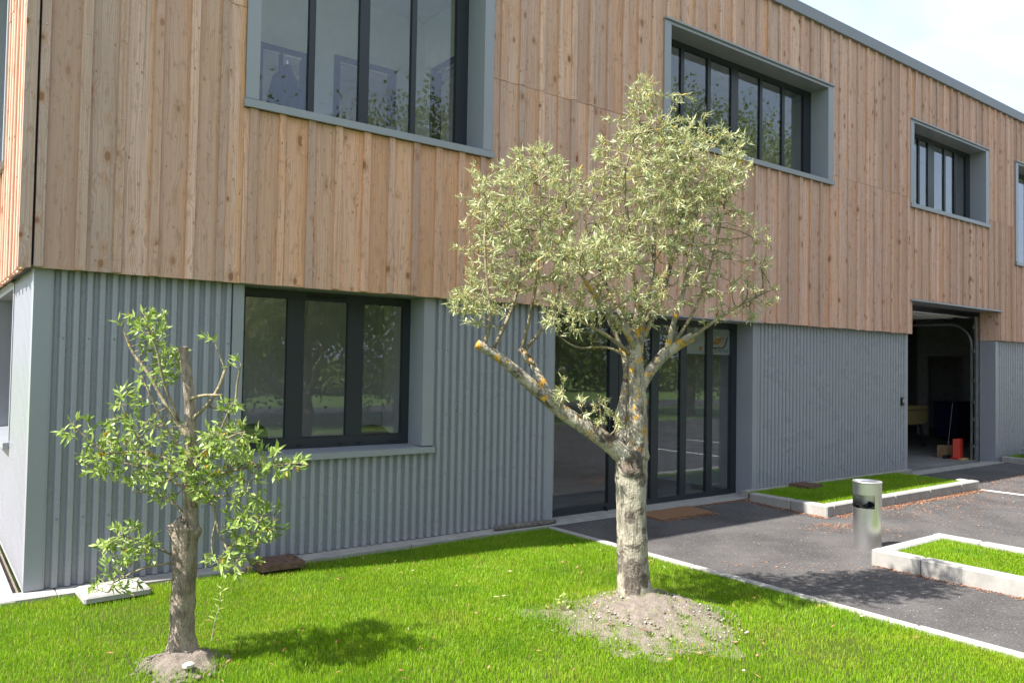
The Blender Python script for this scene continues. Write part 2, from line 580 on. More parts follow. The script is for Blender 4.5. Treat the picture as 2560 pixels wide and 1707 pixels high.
M = {}
M['plank'] = wood_material('weathered_larch_plank')
M['batten'] = wood_material('weathered_larch_batten', batten=True)
M['grey'] = metal_paint('grey_coated_steel', (0.29, 0.298, 0.335), 0.28, 0.02, True)
M['trim'] = metal_paint('grey_coated_trim', (0.275, 0.287, 0.318), 0.30)
M['coping'] = metal_paint('grey_coping', (0.20, 0.21, 0.225), 0.45)
M['frame'] = metal_paint('anthracite_frame', (0.018, 0.024, 0.032), 0.38)
M['glass'] = glass_material('window_glass')
M['black'] = plain('black_rubber', (0.012, 0.012, 0.013), 0.6)
M['galv'] = plain('galvanised_steel', (0.50, 0.52, 0.53), 0.38, 1.0)
M['white'] = plain('white_interior_wall', (0.84, 0.84, 0.83), 0.85, var=0.04)
M['ceil'] = plain('grey_ceiling', (0.74, 0.74, 0.73), 0.9, var=0.05)
M['floor'] = plain('concrete_floor', (0.22, 0.215, 0.21), 0.7, var=0.2, scale=1.5)
M['garage'] = plain('garage_wall', (0.48, 0.48, 0.49), 0.9, var=0.1)
M['blue'] = plain('dark_blue_paint', (0.015, 0.025, 0.10), 0.5)
M['navy'] = plain('navy_fabric', (0.02, 0.03, 0.07), 0.9)
M['red'] = plain('red_paint', (0.55, 0.035, 0.015), 0.4, var=0.1)
M['card'] = plain('cardboard', (0.32, 0.20, 0.10), 0.85)
M['pine'] = plain('pale_plywood', (0.48, 0.37, 0.16), 0.5, var=0.1)
M['asphalt'] = asphalt_material('asphalt')
M['conc'] = concrete_material('kerb_concrete', (0.33, 0.315, 0.29))
M['conc2'] = concrete_material('pale_concrete', (0.345, 0.33, 0.305))
M['soil'] = soil_material('dry_soil')
M['lawnsoil'] = soil_material('lawn_soil', (0.12, 0.15, 0.035))
M['field'] = plain('meadow', (0.13, 0.20, 0.04), 0.95, var=0.35, scale=3.0)
M['steel'] = steel_material('brushed_steel')
M['paint'] = plain('white_road_paint', (0.74, 0.73, 0.70), 0.7, var=0.08, scale=20.0)
M['coir'] = plain('coir_mat', (0.235, 0.125, 0.062), 0.95, var=0.3, scale=45.0, bump=0.8)
M['rust'] = plain('rusty_cast_iron', (0.13, 0.075, 0.052), 0.75, var=0.35, scale=30.0, bump=0.4)
M['oldwood'] = plain('weathered_grey_timber', (0.13, 0.115, 0.10), 0.9, var=0.35, scale=18.0, bump=0.6)
M['stone'] = plain('pale_stone', (0.55, 0.50, 0.43), 0.9, var=0.2, scale=25.0)
M['grass'] = leaf_material('grass_blades', (0.165, 0.345, 0.006), (0.29, 0.445, 0.014), (0.46, 0.38, 0.13), 0.40, 0.5, 0.035, ((0.34, 0.42, 0.03), (0.10, 0.27, 0.008)))
M['olive_leaf'] = leaf_material('olive_leaf', (0.285, 0.335, 0.14), (0.57, 0.585, 0.355), (0.50, 0.33, 0.03), 0.30, 0.42, 0.02)
M['young_leaf'] = leaf_material('young_olive_leaf', (0.19, 0.30, 0.045), (0.42, 0.52, 0.16), (0.48, 0.28, 0.03), 0.35, 0.35, 0.02)
M['bud'] = leaf_material('flower_bud', (0.46, 0.46, 0.16), (0.56, 0.52, 0.22), (0.5, 0.3, 0.05), 0.25, 0.7, 0.01)
M['tree_leaf'] = leaf_material('willow_leaf', (0.17, 0.22, 0.045), (0.30, 0.33, 0.10), (0.2, 0.2, 0.05), 0.35, 0.6, 0.01)
M['bark'] = bark_material('olive_bark', (0.45, 0.41, 0.32), (0.075, 0.058, 0.05), (0.62, 0.33, 0.03), 0.555, scars=((-0.04, -0.11, 0.33, 0.085), (-0.03, -0.11, 0.20, 0.07), (0.07, -0.10, 0.24, 0.06), (-0.05, -0.12, 1.07, 0.10), (0.02, -0.10, 0.98, 0.06), (0.0, -0.08, 1.47, 0.045), (-0.06, -0.10, 0.70, 0.055), (0.06, -0.10, 0.60, 0.035)))
M['bark_y'] = bark_material('young_olive_bark', (0.37, 0.30, 0.235), (0.10, 0.072, 0.052), (0.42, 0.30, 0.10), 0.68, 1.3, False)
M['twig'] = bark_material('olive_twig', (0.36, 0.31, 0.20), (0.14, 0.11, 0.07), (0.55, 0.36, 0.07), 0.60, 1.0, False)
M['litter'] = leaf_material('dry_leaf_litter', (0.24, 0.095, 0.045), (0.44, 0.22, 0.12), (0.5, 0.42, 0.33), 0.1, 0.8, 0.06)
M['pebble'] = leaf_material('pebbles', (0.40, 0.36, 0.30), (0.60, 0.56, 0.50), (0.25, 0.2, 0.17), 0.0, 0.9, 0.15)
M['hose'] = plain('green_garden_hose', (0.03, 0.11, 0.05), 0.4)
M['hose2'] = plain('grey_garden_hose', (0.17, 0.17, 0.165), 0.4)
M['paper'] = plain('poster_paper', (0.24, 0.26, 0.24), 0.6, var=0.05)
M['orange'] = plain('orange_print', (0.28, 0.11, 0.02), 0.6)
M['ink'] = plain('dark_print', (0.02, 0.022, 0.026), 0.6)

# ================================================================== ground
LAWN_X1, LAWN_Z = 4.90, 0.0


def asphalt_z(y):
    s = min(1.0, max(0.0, -y / 1.3))
    return -0.008 - 0.044 * s


mb = MB().add([(-200, -24.5, -0.126), (260, -24.5, -0.126), (260, -19.0, -0.126), (-200, -19.0, -0.126)], [(0, 1, 2, 3)])
tag(mb.build('road', M['asphalt']), 'narrow road beyond the yard, seen only in reflections', kind='structure')
mb = MB().box(-260, 320, -320, 260, -0.6, -0.13)
tag(mb.build('ground', M['field']), 'wide meadow ground reaching to the horizon', kind='structure')

# asphalt yard: falls slightly away from the wall
mb = MB()
ys = [0.0, -0.3, -0.65, -1.0, -1.3, -3.0, -6.0, -11.5]
for (ya, yb) in zip(ys[:-1], ys[1:]):
    mb.add([(4.985, ya, asphalt_z(ya)), (45, ya, asphalt_z(ya)), (45, yb, asphalt_z(yb)), (4.985, yb, asphalt_z(yb))], [(3, 2, 1, 0)])
mb.add([(4.985, -11.5, -0.052), (45, -11.5, -0.052), (45, -11.5, -0.3), (4.985, -11.5, -0.3)], [(0, 1, 2, 3)])
tag(mb.build('asphalt_yard', M['asphalt']), 'dark asphalt yard and entrance path in front of the building', kind='structure')

# soil under the lawn, gently uneven
gx = np.linspace(-6.0, 4.90, 90); gy = np.linspace(-12.0, -0.19, 100)


def lawn_z(x, y):
    b = 0.010 * np.sin(1.7 * x + 0.4) * np.cos(1.3 * y) + 0.006 * np.sin(4.1 * x + 2.2 * y)
    edge = np.clip(np.minimum(np.minimum(4.9 - x, -0.19 - y) / 0.4, 1.0), 0, 1)
    m2 = mound_z(x, y, 3.57, -2.90, 0.72, 0.135) + mound_z(x, y, 0.60, -2.02, 0.34, 0.07)
    return -0.012 + b * edge + m2


def mound_z(x, y, cx, cy, r, h):
    d = np.hypot(x - cx, (y - cy)) / r
    s = np.clip(1 - d, 0, 1)
    return h * s * s * (3 - 2 * s) * (1 + 0.08 * np.sin(9 * x + 5 * y))


gx = np.unique(np.concatenate([gx, np.linspace(-0.2, 4.9, 140)])); gy = np.unique(np.concatenate([gy, np.linspace(-4.2, -0.2, 120)]))
X, Y = np.meshgrid(gx, gy)
Z = lawn_z(X, Y)
V = np.stack([X.ravel(), Y.ravel(), Z.ravel()], 1)
nx, ny = len(gx), len(gy)
ii = np.arange(nx * ny).reshape(ny, nx)
a, b, c, d = ii[:-1, :-1].ravel(), ii[:-1, 1:].ravel(), ii[1:, 1:].ravel(), ii[1:, :-1].ravel()
T = np.concatenate([np.stack([a, b, c], 1), np.stack([a, c, d], 1)])
lawn = link('lawn', tri_mesh('lawn', V, T), M['lawnsoil'], smooth=True)
tag(lawn, 'soil of the front lawn between the wall and the path', kind='structure')

# gravel strip round the left side of the building
mb = MB().box(-3.0, -0.001, -0.10, 14.0, -0.12, -0.045)
tag(mb.build('gravel_strip', M['soil']), 'gravel strip along the side wall', kind='structure')

# concrete footing strip at the foot of the corrugated wall
strip = empty('footing_strip', (0, 0, 0)); tag(strip, 'pale concrete footing strip along the foot of the wall', kind='structure')
for xa, xb in [(-1.6, 0.2), (0.206, 1.6), (1.606, 3.2), (3.206, 4.985)]:
    MB().box(xa, xb, -0.185, 0.03, -0.1, 0.026, 0.004).build('concrete_strip', M['conc'], strip)
MB().box(5.0, 8.83, -0.09, 0.36, -0.2, -0.002, 0.003).build('threshold', M['conc'], strip)
MB().box(8.62, 13.25, -0.10, 0.03, -0.2, 0.085, 0.003).build('concrete_strip', M['conc'], strip)
MB().box(13.262, 16.87, -0.16, 0.12, -0.2, 0.004, 0.003).build('threshold', M['conc'], strip)
side = MB().box(-0.16, -0.06, -0.19, 14, -0.1, 0.02, 0.004).build('concrete_strip', M['conc2'], strip)

# edging between the lawn and the path: 1 m kerb stones laid end to end
edging = empty('lawn_edging', (4.945, -0.2, 0)); tag(edging, 'thin concrete edging between the lawn and the asphalt path', kind='structure')
em = MB().box(-0.045, 0.043, -0.994, 0.0, -0.2, 0.014, 0.008)
eme = bpy.data.meshes.new('edging_stone'); eme.from_pydata(em.v, [], em.f); eme.materials.append(M['conc2'])
for k in range(10):
    o = bpy.data.objects.new('edging_stone', eme); COL.objects.link(o); o.parent = edging
    o.location = (R.uniform(-.003, .003), -1.0 * k, R.uniform(-.004, .003)); o.rotation_euler = (0, 0, R.uniform(-.003, .003))

# ================================================================== building
bld = empty('office_building', (0, 0, 0))
tag(bld, 'two storey building with larch planks above and grey corrugated steel below', 'building')
XEND = 26.0
WOOD_Z0, WOOD_Z1 = 2.455, 7.14
JOINT = 4.858
# openings: clear opening (x0,x1,z0,z1) and outer edge of the trim
LW = (1.58, 3.40, 0.955, 2.45)
DOOR = (5.13, 8.825, -0.3, 2.44)
GAR = (13.25, 16.88, -0.3, 3.05)
UPW = {
    'a': dict(o=(1.63, 4.02, 4.06, 6.20), t=(1.515, 4.14, 3.98, 6.262)),
    'b': dict(o=(6.93, 10.56, 4.765, 6.20), t=(6.81, 10.70, 4.685, 6.262)),
    'c': dict(o=(13.29, 16.20, 4.765, 6.20), t=(13.17, 16.33, 4.685, 6.262)),
    'd': dict(o=(17.76, 20.30, 4.14, 6.20), t=(17.64, 20.42, 4.06, 6.262)),
}

def grown(h, e=0.02):
    return (h[0] - e, h[1] + e, h[2] - e, h[3] + e)


# ---- ground floor wall
gw = MB()
for (xa, xb, za, zb) in holes_split(0.02, XEND, -0.2, 2.46, [grown(LW), DOOR, (GAR[0] + .02, GAR[1], GAR[2], 3.05)]):
    gw.box(xa, xb, 0.050, 0.30, za, zb)
ground_wall = gw.build('ground_floor_wall', M['garage'], bld)

PER, DEP = 0.0895, 0.040


def corr_sheet(x0, x1, z0, z1, parent, side=False):
    n = max(2, int((x1 - x0) / PER * 16))
    mbs = MB()
    xs = np.linspace(x0, x1, n + 1)
    ph = (xs / PER) * 2 * math.pi
    s = np.clip(2.5 * np.sin(ph) + 0.25, -1, 1)
    y = DEP * 0.5 * (1 - s)
    vs = []
    for k in range(n + 1):
        if side:
            vs += [(y[k], xs[k], z0), (y[k], xs[k], z1)]
        else:
            vs += [(xs[k], y[k], z0), (xs[k], y[k], z1)]
    fs = [(2 * k, 2 * k + 2, 2 * k + 3, 2 * k + 1) if not side else (2 * k, 2 * k + 1, 2 * k + 3, 2 * k + 2) for k in range(n)]
    mbs.add(vs, fs)
    o = mbs.build('corrugated_sheet', M['grey'], parent, smooth=True)
    return o


ZB = 0.032
for (xa, xb, za, zb) in [(0.112, 1.49, ZB, 2.47), (1.49, 3.53, ZB, 0.90), (3.53, 5.035, ZB, 2.47),
                         (8.92, 13.19, 0.09, 2.47), (16.97, XEND, 0.05, 2.47)]:
    corr_sheet(xa, xb, za, zb, ground_wall)
# screws: short rows of hex heads on the ridges
scr = MB()


def screw(x, z, y=-0.0005):
    scr.lathe([(0.0, 0.004), (0.006, 0.004), (0.0095, 0.0), (0.0095, -0.002)], 6, (0, 0, 0))
    k = 24
    for i in range(len(scr.v) - k, len(scr.v)):
        p = scr.v[i]
        scr.v[i] = (x + p[0], y - p[2], z + p[1])


for (xa, xb, zs) in [(0.15, 1.46, (0.55, 1.93)), (3.6, 5.0, (0.66, 1.27, 1.93)), (1.55, 3.5, (0.55,)), (8.95, 13.17, (0.75, 1.9)), (17.0, 20, (0.75, 1.9))]:
    for z in zs:
        k = math.ceil(xa / PER) + 0.25
        while k * PER < xb:
            if R.random() < 0.8: screw(k * PER, z + R.uniform(-.006, .006))
            k += 2
tag(scr.build('screw_heads', M['coping'], ground_wall), kind='stuff')
# folded trims
MB().add([(-0.003, -0.004, ZB), (0.116, -0.004, ZB), (0.116, 0.02, ZB), (0.018, 0.02, ZB), (0.018, 0.116, ZB), (-0.003, 0.116, ZB),
          (-0.003, -0.004, 2.47), (0.116, -0.004, 2.47), (0.116, 0.02, 2.47), (0.018, 0.02, 2.47), (0.018, 0.116, 2.47), (-0.003, 0.116, 2.47)],
         [(0, 1, 7, 6), (1, 2, 8, 7), (2, 3, 9, 8), (3, 4, 10, 9), (4, 5, 11, 10), (5, 0, 6, 11)]).build('corner_trim', M['trim'], ground_wall)
MB().box(5.03, 5.135, -0.004, 0.04, ZB - .02, 2.45).build('corner_trim', M['trim'], ground_wall)
MB().box(5.112, 5.136, 0.041, 0.27, -0.004, 2.45).build('reveal_trim', M['trim'], ground_wall)
MB().box(8.822, 8.93, -0.004, 0.034, -0.02, 2.45).build('corner_trim', M['trim'], ground_wall)
MB().box(8.822, 8.85, 0.0345, 0.36, -0.02, 2.45).build('reveal_trim', M['trim'], ground_wall)
MB().box(13.185, 13.268, -0.004, 0.034, -0.01, 2.45).build('corner_trim', M['trim'], ground_wall)
MB().box(13.246, 13.268, 0.0345, 0.30, -0.01, 2.45).build('reveal_trim', M['trim'], ground_wall)
MB().box(16.878, 16.98, -0.004, 0.034, -0.01, 2.45).build('corner_trim', M['trim'], ground_wall)
MB().box(16.878, 16.90, 0.0345, 0.30, -0.01, 2.45).build('reveal_trim', M['trim'], ground_wall)
MB().box(5.05, 8.95, -0.094, 0.30, 2.441, 2.458).build('head_flashing', M['trim'], ground_wall)
MB().box(13.15, 16.95, -0.125, 0.30, 3.035, 3.062).build('head_flashing', M['trim'], ground_wall)
# push button box beside the garage opening
kp = MB().box(13.02, 13.10, -0.035, -0.002, 1.20, 1.34, 0.008).build('push_button_box', M['black'], bld)
MB().box(13.037, 13.083, -0.041, -0.036, 1.25, 1.32).build('button_plate', M['galv'], kp)

# ---- side wall (left), ground floor
sw = MB()
SLW = (1.56, 3.4, 1.02, 2.40)
for (ya, yb, za, zb) in holes_split(0.30, 11.0, -0.2, 2.46, [grown(SLW)]):
    sw.box(0.050, 0.30, ya, yb, za, zb)
side_wall = sw.build('side_wall', M['garage'], bld)
for (ya, yb, za, zb) in [(0.112, 1.50, ZB, 2.47), (1.50, 3.46, ZB, 0.96), (3.46, 11.0, ZB, 2.47)]:
    corr_sheet(ya, yb, za, zb, side_wall, side=True)

# ---- upper storey shell
uw = MB()
up_holes = [grown(w['o']) for w in UPW.values()] + [(GAR[0] + .02, GAR[1], 2.0, 3.05)]
for (xa, xb, za, zb) in holes_split(-0.03, XEND, 2.475, 7.15, up_holes):
    uw.box(xa, xb, -0.05, 0.30, za, zb)
upper_wall = uw.build('upper_floor_wall', M['black'], bld)
usw = MB()
SUW = (1.95, 3.6, 3.62, 6.2)
for (ya, yb, za, zb) in holes_split(0.30, 11.0, 2.475, 7.15, [grown(SUW)]):
    usw.box(-0.05, 0.30, ya, yb, za, zb)
upper_side = usw.build('upper_side_wall', M['black'], bld)
MB().box(-0.03, XEND, 11.0, 11.25, -0.2, 7.15).build('back_wall', M['garage'], bld)
MB().box(XEND + .001, XEND + 0.25, 0.0, 11.25, -0.2, 7.15).build('end_wall', M['garage'], bld)
MB().box(-0.02, XEND - 0.01, 0.31, 10.99, 6.95, 7.12).build('roof', M['coping'], bld)
cop = MB()
cop.box(-0.14, XEND + 0.3, -0.135, 0.02, 7.14, 7.315)
cop.build('roof_coping', M['coping'], bld)
MB().box(-0.141, 0.02, 0.0205, 11.2, 7.14, 7.315).build('roof_coping', M['coping'], bld)

# ---- larch boards: wide planks, narrow battens over the joints


def unit_board(name, mat, ch=0.03):
    # x -0.5..0.5, y 0 (front) .. 1 (back), z 0..1 ; chamfered front arrises
    q = [(-0.5, 1.0), (-0.5, 0.22), (-0.5 + ch, 0.0), (0.5 - ch, 0.0), (0.5, 0.22), (0.5, 1.0)]
    b = MB().prism(q, 'z', 0.0, 1.0)
    me = bpy.data.meshes.new(name); me.from_pydata(b.v, [], b.f); me.materials.append(mat)
    me.update()
    return me


PLK, BAT = unit_board('plank', M['plank'], 0.012), unit_board('batten', M['batten'], 0.05)


def board(name, me, a, b, z0, z1, yf, th, parent, side=False):
    o = bpy.data.objects.new(name, me)
    COL.objects.link(o)
    o.parent = parent
    m = 0.5 * (a + b)
    tilt = R.uniform(-0.0012, 0.0012)
    if side:
        o.location = (yf, m, z0); o.rotation_euler = (0, 0, -math.pi / 2)
    else:
        o.location = (m, yf, z0); o.rotation_euler = (0, tilt, 0)
    o.scale = (b - a, th, z1 - z0)
    return o


bat = [0.024, 0.304, 0.565, 0.833, 1.116, 1.365, 1.631, 1.891, 2.169, 2.442, 2.734, 3.006, 3.284, 3.552, 3.831, 4.098, 4.348, 4.614, 4.897, 5.177, 5.379, 5.652, 5.941]
bat = [-0.695 + (x + 0.695) * 0.9855 for x in bat]
while bat[-1] < XEND - 0.3:
    bat.append(bat[-1] + 0.268 + R.uniform(-0.014, 0.014))
wood_holes = [w['t'] for w in UPW.values()] + [(13.285, 16.86, 2.0, 3.062)]


def clad(seq, holes, joint, parent, side):
    prev = seq[0] - 0.03
    for k, c in enumerate(seq):
        hw = 0.033 + R.uniform(-0.004, 0.005)
        # batten over the joint
        for (a, b, p, q) in holes_split(c - hw, c + hw, WOOD_Z0, WOOD_Z1, holes):
            if b - a < 0.015: continue
            cuts = [p, q]
            if p < joint - 0.2 and q > joint + 0.2: cuts = [p, joint + R.uniform(-.012, .012), q]
            for i, (u, v) in enumerate(zip(cuts[:-1], cuts[1:])):
                e0 = R.uniform(-0.007, 0.007) if i == 0 else 0.003
                yf = R.uniform(-0.105, -0.098)
                board('batten', BAT, a, b, u + e0, v - 0.003, yf, 0.03, parent, side)
        if k + 1 < len(seq):
            a0, b0 = c - 0.018 + R.uniform(-.004, .004), seq[k + 1] + 0.012
            for (a, b, p, q) in holes_split(a0, b0, WOOD_Z0, WOOD_Z1, holes):
                if b - a < 0.02: continue
                cuts = [p, q]
                if p < joint - 0.2 and q > joint + 0.2: cuts = [p, joint + R.uniform(-.004, .004), q]
                for i, (u, v) in enumerate(zip(cuts[:-1], cuts[1:])):
                    e0 = R.uniform(-0.006, 0.006) if i == 0 else 0.0025
                    board('plank', PLK, a + 0.0008, b - 0.0008, u + e0, v - 0.0025, R.uniform(-0.078, -0.074), 0.024, parent, side)


clad(bat, wood_holes, JOINT, upper_wall, False)
# nail heads on the battens
nails = MB()
for bxp in bat:
    if bxp > 13: break
    for z in (2.56, 3.12, 3.68, 4.30, 4.78, 4.94, 5.5, 6.1, 6.7, 7.0):
        zq = z + R.uniform(-.03, .03); xq = bxp + R.uniform(-.008, .008)
        if any(h[0] - .03 < xq < h[1] + .03 and h[2] - .02 < zq < h[3] + .02 for h in wood_holes): continue
        nails.add([(xq + 0.0042 * math.cos(k * 1.0472), -0.1062, zq + 0.0042 * math.sin(k * 1.0472)) for k in range(6)] + [(xq + 0.0042 * math.cos(k * 1.0472), -0.096, zq + 0.0042 * math.sin(k * 1.0472)) for k in range(6)],
                  [(0, 1, 2, 3, 4, 5)] + [(k, (k + 1) % 6, 6 + (k + 1) % 6, 6 + k) for k in range(6)])
tag(nails.build('nail_heads', M['galv'], upper_wall), kind='stuff')
# sawn end face of the cladding at the garage opening
for (za, zb) in [(2.458, 3.03)]:
    MB().box(16.862, 16.884, -0.072, 0.29, za, zb).build('plank', M['plank'], upper_wall)
    MB().box(13.262, 13.284, -0.072, 0.29, za, zb).build('plank', M['plank'], upper_wall)
MB().box(-0.118, -0.036, -0.102, -0.052, WOOD_Z0 - 0.006, WOOD_Z1).build('corner_board', M['plank'], upper_wall)
sbat = [0.02 + 0.268 * k + R.uniform(-.01, .01) for k in range(15)]
clad(sbat, [(1.86, 3.7, 3.54, 6.26)], JOINT, upper_side, True)
MB().box(-0.104, -0.052, -0.0515, 0.0, WOOD_Z0 - 0.004, WOOD_Z1).build('corner_board', M['plank'], upper_side)

# ---- windows


def window(o, t, yf, yo, mull, frame_w, parent, sill_h, sill_out, loc=(0, 0, 0), rz=0.0, head=True, fr_bot=0.075):
    """o: clear opening, t: outer trim, yf: frame plane, yo: outer face of the trim, mull: list of (a,b) mullion spans"""
    x0, x1, z0, z1 = o
    tx0, tx1, tz0, tz1 = t
    win = empty('window', loc, rz, parent)
    for (ta, tb, la, lb) in ((tx0, x0, x0 - 0.012, x0), (x1, tx1, x1, x1 + 0.012)):
        # L-shaped jamb: outer flange and the return into the reveal
        if ta < x0:
            q = [(tx0, yo - 0.006), (x0, yo - 0.006), (x0, yf + 0.06), (x0 - 0.012, yf + 0.06), (x0 - 0.012, yo + 0.03), (tx0, yo + 0.03)]
        else:
            q = [(x1, yo - 0.006), (tx1, yo - 0.006), (tx1, yo + 0.03), (x1 + 0.012, yo + 0.03), (x1 + 0.012, yf + 0.06), (x1, yf + 0.06)]
        MB().prism(q, 'z', z0, tz1 - 0.02).build('jamb', M['trim'], win)
    if head:
        MB().box(tx0 - 0.012, tx1 + 0.012, yo - 0.032, yo + 0.03, tz1 - 0.018, tz1 + 0.004).build('head_flashing', M['trim'], win)
        MB().prism([(yo - 0.004, tz1 - 0.019), (yo - 0.004, z1), (yf + 0.06, z1), (yf + 0.06, z1 + 0.018), (yo + 0.03, z1 + 0.018), (yo + 0.03, tz1 - 0.019)], 'x', x0, x1).build('soffit', M['trim'], win)
    # sloping sill with a folded nose
    yb = yf + 0.04
    MB().prism([(sill_out, tz0), (sill_out, z0 - 0.012), (yb, z0 + 0.006), (yb, z0 - 0.03), (sill_out + 0.035, z0 - 0.05), (sill_out + 0.035, tz0)], 'x', tx0 - 0.012, tx1 + 0.012).build('sill', M['trim'], win)
    fr = MB()
    d0, d1 = yf, yf + 0.055
    fr.box(x0, x0 + frame_w[0], d0, d1, z0, z1)
    fr.box(x1 - frame_w[1], x1, d0, d1, z0, z1)
    fr.box(x0 + frame_w[0], x1 - frame_w[1], d0 + .001, d1 - .001, z0, z0 + fr_bot)
    fr.box(x0 + frame_w[0], x1 - frame_w[1], d0 + .001, d1 - .001, z1 - 0.075, z1)
    fr.build('frame', M['frame'], win)
    zs0, zs1 = z0 + fr_bot, z1 - 0.075
    edges = [x0 + frame_w[0]]
    for (a, b) in mull:
        MB().box(a, b, d0 + 0.004, d1 - 0.004, zs0, zs1).build('mullion', M['frame'], win)
        edges += [a, b]
    edges.append(x1 - frame_w[1])
    for a, b in zip(edges[::2], edges[1::2]):
        MB().box(a, b, yf + 0.022, yf + 0.030, zs0, zs1).build('pane', M['glass'], win)
        g = MB()  # black seal round the pane
        g.box(a, a + 0.008, yf + 0.012, yf + 0.0215, zs0, zs1).box(b - 0.008, b, yf + 0.012, yf + 0.0215, zs0, zs1)
        g.box(a + .008, b - .008, yf + 0.012, yf + 0.0215, zs0, zs0 + 0.008).box(a + .008, b - .008, yf + 0.012, yf + 0.0215, zs1 - 0.008, zs1)
        g.build('seal', M['black'], win)
    return win


w0 = window(UPW['a']['o'], UPW['a']['t'], 0.215, -0.098, [(2.205, 2.262), (2.73, 2.832), (3.318, 3.372)], (0.06, 0.15), bld, 0.08, -0.128)
w2 = window(UPW['b']['o'], UPW['b']['t'], 0.20, -0.098, [(7.474, 7.541), (8.033, 8.098), (8.558, 8.717), (9.234, 9.295), (9.792, 9.861)], (0.10, 0.19), bld, 0.08, -0.128)
w3 = window(UPW['c']['o'], UPW['c']['t'], 0.20, -0.098, [(14.078, 14.133), (14.446, 14.691), (15.093, 15.163), (15.527, 15.604)], (0.10, 0.17), bld, 0.08, -0.128)
w4 = window(UPW['d']['o'], UPW['d']['t'], 0.20, -0.098, [(18.4, 18.46), (19.0, 19.1), (19.7, 19.76)], (0.10, 0.12), bld, 0.08, -0.128)
lw = window(LW, (1.485, 3.53, 0.885, 2.466), 0.27, 0.0, [(2.083, 2.246), (2.698, 2.868)], (0.10, 0.085), bld, 0.07, -0.035, fr_bot=0.105)
# ventilation grille in the middle light, drain caps on the bottom rail
MB().box(2.27, 2.67, 0.262, 0.2695, 2.392, 2.425).build('vent_grille', M['black'], lw)
for x in (1.98, 2.2, 2.62, 2.82, 3.2):
    MB().box(x, x + 0.045, 0.262, 0.2695, 0.985, 0.998).build('drain_cap', M['black'], lw)
# side windows
window((-3.4, -1.56, 1.02, 2.40), (-3.46, -1.50, 0.95, 2.462), 0.20, 0.0, [(-2.5, -2.42)], (0.08, 0.08), bld, 0.07, -0.05, rz=-math.pi / 2)
window((-3.6, -1.95, 3.62, 6.20), (-3.7, -1.86, 3.54, 6.262), 0.18, -0.098, [(-2.8, -2.74)], (0.08, 0.08), bld, 0.08, -0.128, rz=-math.pi / 2)

# ---- glazed entrance: wide leaf, meeting stile and fixed side lights
DY = 0.27
ent = MB()
ent.box(5.137, 5.24, DY, DY + 0.06, -0.05, 2.44)
ent.box(8.70, 8.821, DY, DY + 0.06, -0.05, 2.44)
ent.box(5.241, 8.699, DY + .001, DY + 0.059, 2.36, 2.44)
ent.box(5.241, 8.699, DY + .001, DY + 0.059, -0.05, -0.02)
entrance = ent.build('entrance_door', M['frame'], bld)
leaf = MB()
leaf.box(5.241, 5.36, DY - 0.012, DY + 0.045, -0.015, 2.355)
leaf.box(6.262, 6.415, DY - 0.012, DY + 0.045, -0.015, 2.355)
leaf.box(5.361, 6.261, DY - 0.011, DY + 0.044, -0.015, 0.085)
leaf.box(5.361, 6.261, DY - 0.011, DY + 0.044, 2.27, 2.355)
leaf.build('door_leaf', M['frame'], entrance)
MB().box(5.361, 6.261, DY + 0.012, DY + 0.020, 0.086, 2.269).build('pane', M['glass'], entrance)
MB().box(6.31, 6.345, DY - 0.05, DY - 0.0125, 0.88, 1.12, 0.005).build('handle', M['black'], entrance)
MB().box(6.20, 6.235, DY - 0.045, DY - 0.0125, -0.01, 0.05).build('drain_cap', M['black'], entrance)
MB().box(5.241, 6.5, DY - 0.02, DY - 0.013, -0.05, -0.017).build('threshold_bar', M['galv'], entrance)
stiles = [(6.43, 6.56), (7.03, 7.168), (7.597, 7.721), (8.148, 8.271)]
for (a, b) in stiles:
    MB().box(a, b, DY - 0.008, DY + 0.045, -0.018, 2.358).build('stile', M['frame'], entrance)
for a, b in [(6.56, 7.03), (7.168, 7.597), (7.721, 8.148), (8.271, 8.70)]:
    MB().box(a, b, DY - 0.006, DY + 0.043, -0.018, 0.07).build('bottom_rail', M['frame'], entrance)
    MB().box(a, b, DY + 0.012, DY + 0.020, 0.071, 2.357).build('pane', M['glass'], entrance)

# ---- rooms behind the glass
UF, UC = 3.42, 6.5
room = MB()
room.box(0.301, XEND - .1, 0.301, 10.9, 3.26, UF)
storey = room.build('upper_floor_slab', M['ceil'], bld)
MB().box(0.301, XEND - .1, 0.301, 10.9, UC, UC + 0.1).build('ceiling', M['ceil'], bld)


def partition(x0, x1, y0, y1, z0, z1, mat='white'):
    return MB().box(x0, x1, y0, y1, z0, z1).build('partition_wall', M[mat], bld)


# room behind the large window: door openings in the rear and right partitions
pw = MB()
for (a, b, p, q) in holes_split(0.31, 4.8, UF + .001, UC - .001, [(2.52, 3.07, UF, 5.57), (3.52, 4.3, UF, 5.66)]):
    pw.box(a, b, 2.5, 2.58, p, q)
rear = pw.build('partition_wall', M['white'], bld)
for (a, b, zt) in [(2.52, 3.07, 5.57), (3.52, 4.3, 5.66)]:
    f = MB()
    f.box(a - 0.05, a + 0.02, 2.46, 2.59, UF + .002, zt).box(b - 0.02, b + 0.05, 2.46, 2.59, UF + .002, zt).box(a - 0.05, b + 0.05, 2.459, 2.591, zt + .001, zt + 0.06)
    f.build('door_frame', M['blue'], rear)
MB().box(2.76, 2.80, 2.50, 2.54, UF + .002, 5.56).build('door_mullion', M['blue'], rear)
pw = MB()
for (a, b, p, q) in holes_split(0.31, 2.499, UF + .001, UC - .001, [(1.35, 2.2, UF, 5.72)]):
    pw.box(4.8, 4.88, a, b, p, q)
rp = pw.build('partition_wall', M['white'], bld)
f = MB()
